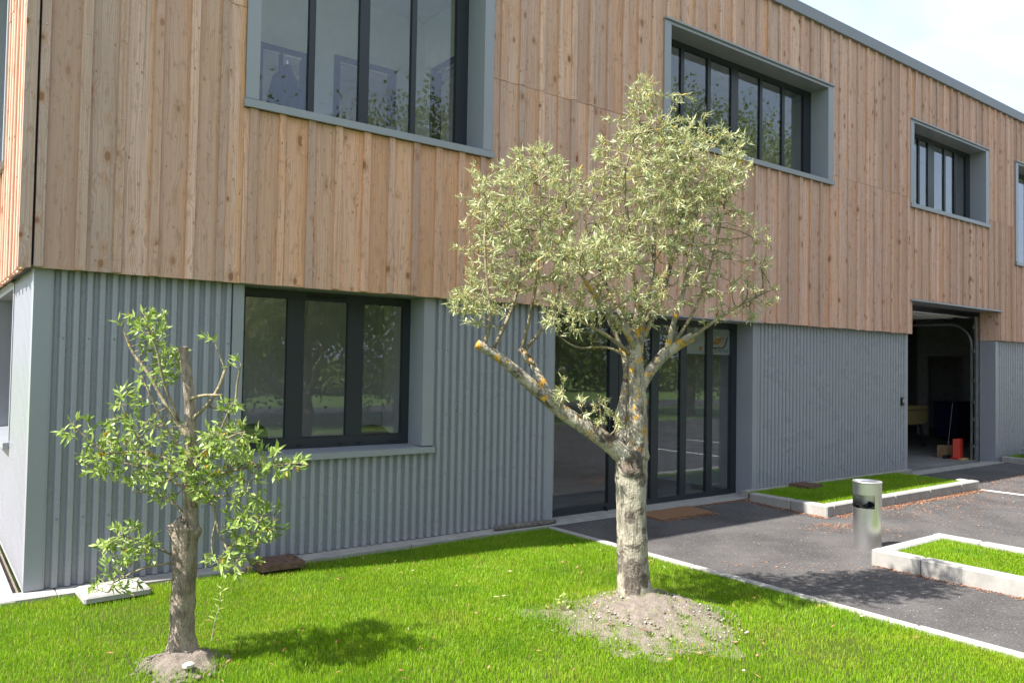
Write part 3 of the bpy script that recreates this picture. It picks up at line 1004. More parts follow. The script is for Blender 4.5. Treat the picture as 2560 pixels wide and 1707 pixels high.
f.box(4.76, 4.90, 1.29, 1.36, UF + .002, 5.72).box(4.76, 4.90, 2.19, 2.26, UF + .002, 5.72).box(4.76, 4.90, 1.29, 2.26, 5.721, 5.78)
f.build('door_frame', M['blue'], rp)
partition(0.301, XEND - .2, 5.5, 5.6, UF + .001, UC - .001)
partition(6.2, 6.3, 0.302, 5.49, UF + .001, UC - .001)
partition(11.6, 11.7, 0.302, 5.49, UF + .001, UC - .001)
partition(17.1, 17.2, 0.302, 5.49, UF + .001, UC - .001)
partition(6.31, 11.59, 2.8, 2.9, UF + .001, UC - .001)
partition(11.71, 17.09, 2.2, 2.3, UF + .001, UC - .001)
# ground floor
MB().box(0.302, 9.0, 0.302, 10.9, -0.2, -0.005).build('ground_floor_slab', M['floor'], bld)
MB().box(0.302, 9.0, 0.302, 10.9, 2.72, 2.8).build('ceiling', M['ceil'], bld)
partition(4.85, 4.95, 0.302, 10.8, -0.004, 2.719)
partition(0.302, 4.84, 3.6, 3.7, -0.004, 2.719)
partition(4.951, 9.0, 4.6, 4.7, -0.004, 2.719)
partition(6.3, 6.5, 1.6, 2.6, -0.004, 2.719)
partition(9.001, 9.2, 0.302, 10.8, -0.004, 3.259, 'garage')
# garage: right hand wall with a dark doorway
MB().box(9.201, XEND - .1, 0.302, 10.9, -0.2, -0.003).build('garage_floor', M['floor'], bld)
pw = MB()
for (a, b, p, q) in holes_split(0.302, 4.3, -0.002, 3.258, [(3.05, 4.0, -0.1, 2.25)]):
    pw.box(22.5, 22.6, a, b, p, q)
pw.build('partition_wall', M['garage'], bld)
partition(9.201, XEND - .11, 7.5, 7.6, -0.002, 3.258, 'garage')
# overhead door rolled up under the ceiling: panels, tracks, rollers
for k in range(5):
    MB().box(13.4, 16.7, 0.75 + 0.52 * k, 1.26 + 0.52 * k, 2.93, 2.97).build('overhead_door_panel', M['ceil'], bld)
for x in (13.36, 16.74):
    tr = MB()
    pts = [(x, 0.40, 0.0), (x, 0.40, 1.2), (x, 0.40, 2.35)] + [(x, 0.40 + 0.45 * (1 - math.cos(a)), 2.35 + 0.45 * math.sin(a)) for a in np.linspace(0.15, math.pi / 2, 9)] + [(x, 1.6, 2.80), (x, 3.6, 2.80)]
    tr.tube(pts, 0.026, 6)
    t = tr.build('door_track', M['galv'], bld, smooth=False)
    MB().box(x - 0.02, x + 0.10, 0.302, 0.332, 0.0, 2.95).build('track_upright', M['galv'], t)
    for z in (0.25, 0.8, 1.15, 1.6, 2.2, 2.7):
        MB().box(x - 0.03, x + 0.05, 0.335, 0.374, z, z + 0.07).build('bracket', M['galv'], t)
MB().tube([(13.3, 0.42, 2.93), (16.85, 0.42, 2.93)], 0.03, 8).build('spring_shaft', M['galv'], bld)

# ================================================================== kerbed grass beds


def kerb_stone(parent, x0, x1, y0, y1, z0, z1, ch=0.014):
    dx, dz = R.uniform(-.003, .003), R.uniform(-.003, .003)
    return MB().box(x0, x1, y0, y1, z0, z1 + dz, ch).build('kerb_stone', M['conc2'], parent)


bed = empty('kerbed_bed', (10.6, -0.7, 0))
tag(bed, 'long kerbed grass bed against the corrugated wall beside the garage', 'planter')
bx = lambda *a: tuple(v - o for v, o in zip(a, (10.6, 10.6, 0.7 * -1, 0.7 * -1)))


def bed_stone(x0, x1, y0, y1, z1=0.09, ch=0.014):
    kerb_stone(bed, x0 - 10.6, x1 - 10.6, y0 + 0.7, y1 + 0.7, -0.15, z1, ch)


for y0, y1 in [(-1.385, -0.86), (-0.853, -0.22)]:
    bed_stone(8.46, 8.61, y0, y1)
for x0, x1 in [(8.615, 9.15), (9.157, 10.15), (10.157, 11.15), (11.157, 12.15), (12.157, 12.78)]:
    bed_stone(x0, x1, -1.385, -1.235)
bed_stone(12.63, 12.78, -1.23, -1.08, 0.088)
MB().box(12.70 - 10.6, 12.76 - 10.6, -1.075 + .7, -0.11 + .7, -0.15, 0.03, 0.006).build('kerb_stone', M['conc2'], bed)
MB().box(8.61 - 10.6, 12.70 - 10.6, -1.235 + .7, -0.10 + .7, -0.15, 0.055).build('soil', M['lawnsoil'], bed)

isl = empty('kerbed_island', (7.26, -5.5, 0))
tag(isl, 'pale kerbed grass island in the asphalt behind the steel litter bin', 'planter')


def isl_stone(x0, x1, y0, y1, ch=0.014):
    kerb_stone(isl, x0 - 7.26, x1 - 7.26, y0 + 5.5, y1 + 5.5, -0.2, 0.10, ch)


ysl = [-2.96, -3.42, -4.42, -5.42, -6.42, -7.42, -8.0]
for a, b in zip(ysl[:-1], ysl[1:]):
    isl_stone(6.60, 6.745, b + 0.006, a)
    isl_stone(7.80, 7.945, b + 0.006, a)
isl_stone(6.751, 7.794, -3.10, -2.96)
isl_stone(6.751, 7.794, -8.0, -7.86)
MB().box(6.745 - 7.26, 7.80 - 7.26, -7.86 + 5.5, -3.10 + 5.5, -0.2, 0.06).build('soil', M['lawnsoil'], isl)

bed2 = empty('kerbed_bed', (19.0, -0.35, 0))
tag(bed2, 'kerbed grass bed at the right edge, with the garden hose lying on it', 'planter')
for x0, x1 in [(17.02, 17.9), (17.907, 18.9), (18.907, 19.9), (19.907, 20.9)]:
    kerb_stone(bed2, x0 - 19, x1 - 19, -0.70 + .35, -0.56 + .35, -0.15, 0.10)
kerb_stone(bed2, 17.02 - 19, 17.16 - 19, -0.555 + .35, -0.05 + .35, -0.15, 0.10)
MB().box(17.16 - 19, 20.9 - 19, -0.56 + .35, -0.06 + .35, -0.15, 0.06).build('soil', M['lawnsoil'], bed2)

mb = MB()
mb.add([(12.72, -1.40, asphalt_z(-1.4) + .004), (12.84, -1.40, asphalt_z(-1.4) + .004), (12.84, -6.4, -0.048), (12.72, -6.4, -0.048)], [(3, 2, 1, 0)])
tag(mb.build('painted_line', M['paint']), 'white painted parking line on the asphalt', kind='structure')
for k, x in enumerate((15.3, 17.8, 20.3)):
    MBl = MB().add([(x, -1.8, -0.048), (x + .1, -1.8, -0.048), (x + .1, -6.4, -0.048), (x, -6.4, -0.048)], [(3, 2, 1, 0)])
    tag(MBl.build('painted_line', M['paint']), 'white painted parking line on the asphalt', kind='structure')

# ================================================================== small things
# --- litter bin: brushed steel cylinder, cut-out mouth, ash tray on top
bin_ = empty('litter_bin', (7.235, -2.575, -0.052), rz=math.radians(0))
tag(bin_, 'brushed steel cylindrical litter bin with ashtray top by the kerbed island', 'litter bin')
rb, hb = 0.139, 0.70
nseg = 48
mouth_c = math.atan2(-6.919 + 2.575, -0.695 - 7.235) - 0.50   # mouth faces the camera side, a little to the left
body = MB()
zs = [0.0, 0.012, 0.43, 0.565, hb - 0.012]
angs = np.linspace(0, 2 * math.pi, nseg, endpoint=False) + mouth_c
for (za, zb) in zip(zs[:-1], zs[1:]):
    for k in range(nseg):
        a0, a1 = angs[k], angs[(k + 1) % nseg]
        rel = (k if k < nseg / 2 else k - nseg)
        if abs(za - 0.43) < 1e-6 and -8 <= rel < 8: continue
        for rr, flip in ((rb, False), (rb - 0.004, True)):
            q = [(rr * math.cos(a0), rr * math.sin(a0), za), (rr * math.cos(a1), rr * math.sin(a1), za), (rr * math.cos(a1), rr * math.sin(a1), zb), (rr * math.cos(a0), rr * math.sin(a0), zb)]
            body.add(q if not flip else q[::-1], [(0, 1, 2, 3)])
bo = body.build('body', M['steel'], bin_)
smooth_edges(bo, 40)
MB().lathe([(rb - 0.003, hb - 0.02), (rb + 0.004, hb - 0.018), (rb + 0.005, hb - 0.006), (rb + 0.001, hb), (rb - 0.012, hb + 0.001), (rb - 0.02, hb - 0.008), (0.055, hb - 0.022), (0.0, hb - 0.024)], 48).build('ashtray_lid', M['steel'], bin_, smooth=True)
MB().lathe([(rb - 0.02, 0.01), (rb - 0.02, 0.40), (0.0, 0.405)], 32).build('inner_liner', M['black'], bin_, smooth=True)
# crumpled bag showing in the mouth
bag = MB()
bp = []
for k in range(18):
    a = 2 * math.pi * k / 18
    bp.append((0.11 * math.cos(a), 0.11 * math.sin(a), 0.43 + 0.035 * math.sin(3 * a + .6) + 0.015 * math.sin(7 * a)))
bag.add(bp + [(0, 0, 0.42)], [(k, (k + 1) % 18, 18) for k in range(18)])
bag.build('bag', M['black'], bin_)

# --- doormat
dm = MB()
n = 40
pts = []
x0, x1, y0, y1 = 6.40, 7.36, -0.50, -0.09
ring = []
for k in range(n):
    t_ = k / n
    if t_ < .35: p = (x0 + (x1 - x0) * t_ / .35, y0)
    elif t_ < .5: p = (x1, y0 + (y1 - y0) * (t_ - .35) / .15)
    elif t_ < .85: p = (x1 - (x1 - x0) * (t_ - .5) / .35, y1)
    else: p = (x0, y1 - (y1 - y0) * (t_ - .85) / .15)
    ring.append((p[0] + R.uniform(-.008, .008), p[1] + R.uniform(-.008, .008)))
cz = asphalt_z(-0.3)
dm.add([(p[0], p[1], asphalt_z(p[1]) - .002) for p in ring] + [(p[0], p[1], asphalt_z(p[1]) + .016) for p in ring], [tuple(range(n, 2 * n))] + [(k, (k + 1) % n, n + (k + 1) % n, n + k) for k in range(n)])
tag(dm.build('doormat', M['coir']), 'brown coir doormat on the asphalt at the glazed entrance', 'doormat')

# --- pale concrete slab lying at the wall
sl = MB().box(-0.225, 0.225, -0.17, 0.17, 0, 0.048, 0.014).build('concrete_slab', M['conc2'])
sl.location = (0.54, -0.37, 0.027); sl.rotation_euler = (math.radians(1.0), math.radians(-0.6), math.radians(2))
tag(sl, 'pale rounded concrete slab lying on the footing strip at the left', 'slab')


# --- rusty tread plates on small feet
def tread_plate(loc, rz, label):
    r_ = empty('tread_plate', loc, rz)
    tag(r_, label, 'drain cover', 'rusty tread plate covers')
    MB().box(-0.18, 0.18, -0.15, 0.15, 0.035, 0.047).build('plate', M['rust'], r_)
    rim = MB()
    rim.box(-0.188, 0.188, -0.158, -0.1505, 0.0, 0.05).box(-0.188, 0.188, 0.1505, 0.158, 0.0, 0.05)
    rim.box(-0.188, -0.1805, -0.15, 0.15, 0.0, 0.05).box(0.1805, 0.188, -0.15, 0.15, 0.0, 0.05)
    rim.build('rim', M['rust'], r_)
    st = MB()
    for i in range(13):
        for j in range(11):
            x, y = -0.165 + i * 0.0275 + (0.013 if j % 2 else 0), -0.135 + j * 0.027
            if x > 0.17: continue
            a = math.pi / 4 if (i + j) % 2 else -math.pi / 4
            c, s = math.cos(a), math.sin(a)
            q = [(-.011, -.004), (.011, -.004), (.011, .004), (-.011, .004)]
            P = [(x + u * c - v * s, y + u * s + v * c) for u, v in q]
            st.add([(p[0], p[1], 0.0472) for p in P] + [(x + (p[0] - x) * .6, y + (p[1] - y) * .6, 0.0515) for p in P], [(4, 5, 6, 7), (0, 1, 5, 4), (1, 2, 6, 5), (2, 3, 7, 6), (3, 0, 4, 7)])
    tag(st.build('tread_studs', M['rust'], r_), kind='stuff')


tread_plate((1.84, -0.26, 0.028), math.radians(-1.5), 'rusty studded metal plate at the wall foot beside the small pollarded olive')
tread_plate((9.75, -0.26, 0.075), math.radians(2), 'rusty studded metal plate in the kerbed bed against the wall')

# --- weathered timber lying at the wall corner
tb = MB()
pts = [(x, -0.115 + 0.012 * math.sin(3 * x) - 0.05 * (x - 4.25), 0.052 + 0.006 * math.sin(5 * x)) for x in np.linspace(4.25, 5.06, 9)]
tb.tube(pts, [0.024, 0.03, 0.033, 0.034, 0.034, 0.035, 0.034, 0.03, 0.022], 8)
tag(tb.build('timber_offcut', M['oldwood'], smooth=True), 'weathered grey timber lying on the footing strip left of the entrance', 'timber')

# --- pale stone in the grass
rock = MB()
rv = []
for i, ph in enumerate(np.linspace(0, math.pi, 6)):
    for k in range(9):
        a = 2 * math.pi * k / 9
        r_ = math.sin(ph) * (1 + R.uniform(-.12, .12))
        rv.append((0.036 * r_ * math.cos(a), 0.026 * r_ * math.sin(a), 0.02 * math.cos(ph)))
rock.add(rv, [(i * 9 + k, i * 9 + (k + 1) % 9, (i + 1) * 9 + (k + 1) % 9, (i + 1) * 9 + k) for i in range(5) for k in range(9)])
ro = rock.build('white_stone', M['stone']); ro.location = (0.60, -2.20, 0.045)
tag(ro, 'small pale stone in the grass at the foot of the pollarded olive', 'stone')

# --- garden hose heaped on the right hand bed
hs = MB()
pts = []
for k in range(70):
    a = k * 0.30
    pts.append((17.45 + (0.30 + 0.03 * math.sin(a * .37)) * math.cos(a), -0.52 + 0.20 * math.sin(a) - 0.03 * math.cos(a * .5), 0.10 + 0.0022 * k + 0.012 * math.sin(2 * a)))
for k in range(12):
    pts.append((17.75 + 0.28 * k, -0.60 + 0.08 * math.sin(k * .9), 0.13 + 0.01 * math.cos(k)))
hose = empty('garden_hose', (17.45, -0.5, 0.1))
tag(hose, 'coiled green and grey garden hose on the kerb at the right edge', 'hose')
hs.tube(np.array(pts) - np.array([17.45, -0.5, 0.1]), 0.013, 8)
hs.build('hose_coil', M['hose2'], hose, smooth=True)
h2 = MB()
pts = [(17.30 + 0.22 * math.cos(a), -0.70 + 0.20 * math.sin(a), 0.115 + 0.03 * math.sin(a * .8) - max(0, -math.sin(a)) * 0.10) for a in np.linspace(0, 9, 46)]
h2.tube(np.array(pts) - np.array([17.45, -0.5, 0.1]), 0.011, 8)
h2.build('hose_loop', M['hose'], hose, smooth=True)

# --- in the garage: table football, blue container, red post guard, box, broom
tf = empty('football_table', (18.15, 2.67, 0))
tag(tf, 'pale wooden table football cabinet standing in the dark garage', 'game table')
MB().prism([(-0.75, 0.98), (0.75, 0.98), (0.75, 0.62), (0.56, 0.55), (-0.56, 0.55), (-0.75, 0.62)], 'y', -0.37, -0.34).build('side_panel', M['pine'], tf)
MB().prism([(-0.75, 0.98), (0.75, 0.98), (0.75, 0.62), (0.56, 0.55), (-0.56, 0.55), (-0.75, 0.62)], 'y', 0.34, 0.37).build('side_panel', M['pine'], tf)
MB().box(-0.745, -0.715, -0.339, 0.339, 0.62, 0.975).build('end_panel', M['pine'], tf)
MB().box(0.715, 0.745, -0.339, 0.339, 0.62, 0.975).build('end_panel', M['pine'], tf)
MB().box(-0.714, 0.714, -0.339, 0.339, 0.76, 0.78).build('playing_field', M['hose'], tf)
for k in range(8):
    x = -0.56 + 0.16 * k
    MB().tube([(x, -0.52, 0.90), (x, 0.52, 0.90)], 0.008, 6).build('rod', M['galv'], tf)
for sx in (-1, 1):
    for sy in (-1, 1):
        MB().tube([(sx * 0.55, sy * 0.28, 0.56), (sx * 0.68, sy * 0.33, 0.0)], [0.04, 0.025], 8).build('leg', M['black'], tf)

bc = empty('blue_container', (21.75, 2.95, 0))
tag(bc, 'dark blue storage container at the back of the garage', 'container')
MB().box(-0.5, 0.5, -0.3, 0.3, 0.08, 0.96, 0.03).build('body', M['blue'], bc)
MB().box(-0.52, 0.52, -0.32, 0.32, 0.961, 1.02, 0.02).build('lid', M['blue'], bc)
for sx in (-1, 1):
    MB().box(sx * 0.4 - 0.05, sx * 0.4 + 0.05, -0.25, 0.25, 0.0, 0.079).build('foot', M['black'], bc)

pg = empty('post_guard', (16.66, 0.62, 0))
tag(pg, 'red steel post guard inside the garage opening', 'post guard')
MB().prism([(-0.12, 0.06), (-0.06, -0.06), (0.06, -0.06), (0.12, 0.06), (0.112, 0.06), (0.055, -0.052), (-0.055, -0.052), (-0.112, 0.06)], 'z', 0.03, 0.42).build('shield', M['red'], pg)
MB().box(-0.15, 0.15, -0.08, 0.10, 0.0, 0.029).build('base_plate', M['red'], pg)

cb = empty('cardboard_box', (16.78, 0.95, 0))
tag(cb, 'brown cardboard box behind the red post guard', 'box')
MB().box(-0.12, 0.12, -0.10, 0.10, 0.0, 0.24).build('body', M['card'], cb)
MB().box(-0.12, 0.12, -0.101, 0.0, 0.2405, 0.246).build('flap', M['card'], cb)
MB().box(-0.12, 0.12, 0.002, 0.101, 0.2405, 0.246).build('flap', M['card'], cb)
bt = MB().box(16.45, 16.75, 0.46, 0.53, 0.0, 0.03, 0.003).build('timber_block', M['pine'])
tag(bt, 'small timber block on the garage floor before the red guard', 'timber')
br = empty('broom', (16.55, 0.80, 0)); tag(br, 'broom with pale handle leaning inside the garage', 'broom')
MB().tube([(0, 0, 0.08), (0.30, 0.02, 1.15)], 0.007, 8).build('handle', M['oldwood'], br)
MB().box(-0.13, 0.13, -0.03, 0.03, 0.0, 0.07, 0.01).build('head', M['black'], br)

# --- jacket on a stand behind the large upper window
jk = empty('hanging_jacket', (2.28, 1.05, UF)); tag(jk, 'dark jacket hanging on a stand behind the large upper window', 'jacket')
jm = MB()
rings_ = [(1.46, 0.02, 0.02, 0.03), (1.40, 0.06, 0.04, 0.02), (1.30, 0.13, 0.06, 0.01), (1.10, 0.17, 0.08, 0), (0.85, 0.19, 0.09, -.01), (0.6, 0.21, 0.10, -.01)]
jv = []
for (z, rx, ry, dx) in rings_:
    for k in range(14):
        a = 2 * math.pi * k / 14
        fold = 1 + 0.10 * math.sin(5 * a + z * 3)
        jv.append((dx + rx * fold * math.cos(a), ry * fold * math.sin(a), z))
jm.add(jv, [(i * 14 + k, i * 14 + (k + 1) % 14, (i + 1) * 14 + (k + 1) % 14, (i + 1) * 14 + k) for i in range(5) for k in range(14)])
jm.build('jacket', M['navy'], jk, smooth=True)
MB().tube([(0.03, 0, 0.0), (0.03, 0, 1.5)], 0.015, 8).build('stand_pole', M['galv'], jk)
MB().lathe([(0.0, 0.02), (0.2, 0.012), (0.2, 0.0)], 20).build('stand_base', M['galv'], jk)


# --- two office chairs and a desk behind the ground floor window
def chair(loc, rz, label, mat):
    c = empty('office_chair', loc, rz); tag(c, label, 'chair', 'chairs in the ground floor office')
    MB().box(-0.23, 0.23, -0.23, 0.23, 0.42, 0.49, 0.03).build('seat', M[mat], c)
    back = MB()
    n_ = 9
    q = []
    for k in range(n_):
        a = math.pi * k / (n_ - 1)
        q.append((0.22 * math.cos(a), 0.88 + 0.22 * math.sin(a) ** .6))
    q += [(-0.20, 0.60), (0.20, 0.60)]
    back.prism(q, 'y', 0.20, 0.25)
    back.build('backrest', M[mat], c)
    MB().tube([(0, 0.225, 0.7), (0, 0.20, 0.45)], 0.02, 6).build('back_support', M['black'], c)
    MB().tube([(0, 0, 0.42), (0, 0, 0.08)], 0.025, 8).build('column', M['black'], c)
    for k in range(5):
        a = 2 * math.pi * k / 5
        MB().tube([(0, 0, 0.09), (0.28 * math.cos(a), 0.28 * math.sin(a), 0.03)], 0.018, 6).build('foot', M['black'], c)


chair((3.55, 1.25, -0.005), 2.4, 'dark office chair behind the right pane of the ground floor window', 'black')
chair((2.35, 1.5, -0.005), 0.4, 'green backed office chair behind the middle pane of the ground floor window', 'hose')
chair((1.55, 1.3, -0.005), -0.5, 'dark office chair behind the left pane of the ground floor window', 'navy')
dk = empty('desk', (2.4, 0.85, -0.005)); tag(dk, 'brown desk below the ground floor window', 'desk')
MB().box(-0.8, 0.8, -0.3, 0.3, 0.72, 0.75).build('desk_top', M['card'], dk)
for sx in (-1, 1):
    for sy in (-1, 1):
        MB().box(sx * .74 - .02, sx * .74 + .02, sy * .25 - .02, sy * .25 + .02, 0, 0.719).build('leg', M['black'], dk)


# --- posters stuck inside the entrance side lights
def poster(x0, x1, z0, z1, label, full):
    p = MB().box(x0, x1, DY + 0.030, DY + 0.032, z0, z1).build('poster', M['paper'])
    tag(p, label, 'poster')
    y = DY + 0.0295
    def flat(name, poly, mat):
        MB().prism(poly, 'y', y - 0.0006, y - 0.0001).build(name, M[mat], p)
    w, h = x1 - x0, z1 - z0
    if full:
        def L(u, v): return (x0 + u * w, z0 + v * h)
        flat('orange_emblem', [L(.30, .66), L(.56, .66), L(.40, .42), L(.02, .36), L(.02, .42)], 'orange')
        flat('grey_emblem', [L(.48, .70), L(.78, .70), L(.62, .34), L(.42, .30)], 'card')
        sw_ = [L(.84, .70), L(.92, .70), L(.78, .34), L(.66, .24), L(.02, .22), L(.02, .28), L(.60, .29), L(.71, .38)]
        flat('dark_swoosh', sw_, 'ink')
        cu = bpy.data.curves.new('lettering', 'FONT')
        cu.body = "DUMONT"
        cu.size = 0.075; cu.extrude = 0.0004; cu.shear = 0.25
        tmp = bpy.data.objects.new('lettering_tmp', cu); COL.objects.link(tmp)
        dg = bpy.context.evaluated_depsgraph_get()
        me = bpy.data.meshes.new_from_object(tmp.evaluated_get(dg))
        bpy.data.objects.remove(tmp)
        me.materials.clear()
        o = link('lettering', me, M['ink'], p)
        o.location = (x0 + 0.10 * w, y - 0.0012, z0 + 0.07 * h); o.rotation_euler = (math.pi / 2, 0, 0)
    else:
        flat('orange_mark', [(x1 - .12, z0 + .06), (x1 - .05, z0 + .06), (x1 - .05, z0 + .11), (x1 - .12, z0 + .11)], 'orange')


poster(7.735, 8.135, 1.985, 2.345, 'plain grey poster inside the third glass panel of the entrance', False)
poster(8.285, 8.690, 1.985, 2.345, 'poster with dark swoosh and DUMONT lettering in the rightmost entrance panel', True)

# ================================================================== olive trees
OLIVE_LIMBS = [[(0.001,0.0,0.056,0.1533),(-0.006,0.0,0.12,0.1277),(-0.017,0.0,0.328,0.1117),(-0.03,0.0,0.647,0.107),(-0.038,0.0,0.902,0.1133),(-0.042,0.0,1.078,0.1213),(-0.024,0.0,1.174,0.1117)],
  [(-0.023,0.0,1.126,0.1022),(-0.001,0.004,1.285,0.083),(0.002,0.009,1.477,0.0734),(-0.002,0.013,1.637,0.067),(-0.014,0.017,1.796,0.0575),(-0.014,0.021,1.956,0.0527),(0.005,0.026,2.116,0.0463),(0.024,0.03,2.25,0.0383)],
  [(-0.052,0.0,1.1,0.083),(-0.172,-0.036,1.196,0.067),(-0.334,-0.071,1.311,0.0575),(-0.527,-0.107,1.429,0.0511),(-0.69,-0.143,1.557,0.0463),(-0.852,-0.179,1.694,0.0415),(-1.014,-0.214,1.828,0.0367),(-1.186,-0.25,1.93,0.0335)],
  [(-0.651,-0.14,1.534,0.0351),(-0.718,-0.1,1.684,0.0287),(-0.784,-0.06,1.79,0.0271),(-0.869,-0.02,1.905,0.0271)],
  [(-0.076,0.05,1.19,0.0639),(-0.105,0.117,1.365,0.0479),(-0.064,0.183,1.589,0.0383),(-0.049,0.25,1.764,0.0287),(-0.091,0.317,1.956,0.0192),(-0.191,0.383,2.179,0.0144),(-0.324,0.45,2.435,0.0112)],
  [(0.005,0.0,1.605,0.0479),(0.089,0.025,1.745,0.0431),(0.198,0.05,1.873,0.0399),(0.318,0.075,1.962,0.0367),(0.419,0.1,2.02,0.0335)],
  [(0.277,0.05,1.924,0.0176),(0.419,0.062,2.02,0.0144),(0.607,0.075,2.154,0.0128),(0.797,0.088,2.275,0.0096),(1.018,0.1,2.387,0.0064)],
  [(-0.02,0.0,1.924,0.0239),(-0.141,-0.15,2.068,0.0192),(-0.346,-0.3,2.269,0.0144),(-0.484,-0.45,2.435,0.0112)],
  [(-0.015,0.0,1.972,0.0208),(-0.127,0.062,2.179,0.016),(-0.228,0.125,2.403,0.0128),(-0.329,0.188,2.658,0.0096),(-0.398,0.25,2.946,0.0064)],
  [(-0.007,0.0,1.908,0.0239),(0.098,0.08,2.109,0.0192),(0.19,0.16,2.275,0.016),(0.28,0.24,2.563,0.0128),(0.353,0.32,2.882,0.0096),(0.46,0.4,3.137,0.0064)],
  [(0.214,0.05,1.876,0.0223),(0.263,0.01,2.116,0.0192),(0.334,-0.03,2.403,0.016),(0.373,-0.07,2.69,0.0128),(0.399,-0.11,2.978,0.008),(0.33,-0.15,3.265,0.0064)],
  [(0.01,0.0,2.036,0.0208),(0.092,0.0,2.403,0.016),(0.107,0.0,2.754,0.0128),(0.067,0.0,3.137,0.0096),(0.013,0.0,3.457,0.008),(-0.025,0.0,3.744,0.0048)],
  [(0.014,0.0,2.116,0.0176),(-0.07,-0.075,2.499,0.0144),(-0.108,-0.15,2.818,0.0112),(-0.147,-0.225,3.137,0.008),(-0.088,-0.3,3.425,0.0048)],
  [(0.23,0.05,1.892,0.0144),(0.446,0.088,2.243,0.0112),(0.567,0.125,2.594,0.0096),(0.655,0.163,2.946,0.008),(0.714,0.2,3.233,0.0048)],
  [(-1.137,-0.22,1.905,0.0144),(-1.09,-0.247,2.1,0.0112),(-1.122,-0.273,2.403,0.0096),(-1.143,-0.3,2.69,0.0064)],
  [(-1.079,-0.2,1.866,0.0144),(-0.963,-0.138,2.131,0.0128),(-0.903,-0.075,2.339,0.0096),(-0.872,-0.013,2.69,0.0064),(-0.91,0.05,3.01,0.0048)],
  [(-0.862,-0.02,1.892,0.0144),(-0.813,-0.065,2.116,0.0112),(-0.764,-0.11,2.403,0.0096),(-0.746,-0.155,2.754,0.0064),(-0.752,-0.2,3.073,0.0048)],
  [(-0.849,-0.02,1.876,0.0144),(-0.675,0.035,2.116,0.0112),(-0.585,0.09,2.371,0.0096),(-0.553,0.145,2.69,0.0064),(-0.527,0.2,2.978,0.0048)],
  [(-0.051,0.0,1.876,0.0176),(-0.252,-0.1,2.013,0.0128),(-0.445,-0.2,2.1,0.0096),(-0.59,-0.3,2.147,0.0064)],
  [(-0.025,0.0,1.828,0.0144),(-0.218,0.033,1.924,0.0096),(-0.442,0.067,1.924,0.008),(-0.603,0.1,2.02,0.0048)],
  [(-0.521,-0.1,1.435,0.0096),(-0.555,-0.15,1.541,0.0064),(-0.563,-0.2,1.621,0.0048)],
  [(-0.253,-0.05,1.269,0.0096),(-0.278,-0.1,1.397,0.0064),(-0.3,-0.15,1.557,0.0048)],
  [(-0.23,-0.05,1.26,0.008),(-0.174,-0.125,1.333,0.0064),(-0.16,-0.2,1.413,0.0048)],
  [(-0.253,-0.05,1.285,0.008),(-0.367,-0.1,1.397,0.0064),(-0.449,-0.15,1.493,0.0048)]]
OLIVE_CLUMPS = [(-0.845,2.914,0.447,0.367,470,-0.1,0.45,0.95),
  (-0.771,3.249,0.255,0.144,120,-0.05,0.3,0.95),
  (-1.182,2.243,0.23,0.185,150,-0.2,0.3,0.95),
  (-0.932,2.515,0.415,0.239,210,0,0.4,0.75),
  (-0.39,2.515,0.335,0.185,240,-0.45,0.25,1),
  (0.016,3.792,0.134,0.16,100,0,0.15,1),
  (0.069,3.52,0.239,0.153,170,0,0.3,1),
  (0.203,3.201,0.479,0.335,560,0,0.5,1),
  (0.696,3.313,0.16,0.153,120,0.1,0.25,1),
  (0.083,2.818,0.479,0.287,330,-0.05,0.5,0.85),
  (0.677,2.69,0.399,0.399,190,0.1,0.4,0.45),
  (0.636,2.339,0.431,0.208,150,0.05,0.4,0.4),
  (-0.161,2.243,0.447,0.208,230,-0.1,0.4,0.7),
  (-0.574,2.147,0.192,0.153,110,-0.3,0.2,0.85),
  (0.876,2.275,0.128,0.16,40,0.1,0.2,0.8),
  (-0.272,3.041,0.223,0.287,120,0,0.35,0.75),
  (-0.563,1.605,0.083,0.089,22,-0.2,0.12,1),
  (-0.289,1.461,0.083,0.128,34,-0.15,0.12,1),
  (-0.433,1.509,0.096,0.064,16,-0.15,0.1,1),
  (-0.169,1.381,0.051,0.051,12,-0.2,0.08,1),
  (-1.127,2.69,0.192,0.287,90,-0.1,0.35,0.6),
  (0.525,3.105,0.255,0.192,130,0.15,0.4,0.8),
  (0.261,3.52,0.192,0.096,70,0,0.2,1),
  (-0.31,3.329,0.096,0.128,30,-0.1,0.2,0.9),
  (-0.811,2.818,0.655,0.591,130,-0.05,0.5,0.9),
  (0.222,3.073,0.686,0.846,190,0,0.55,0.9),
  (-0.164,2.435,0.639,0.351,90,-0.2,0.45,0.85)]
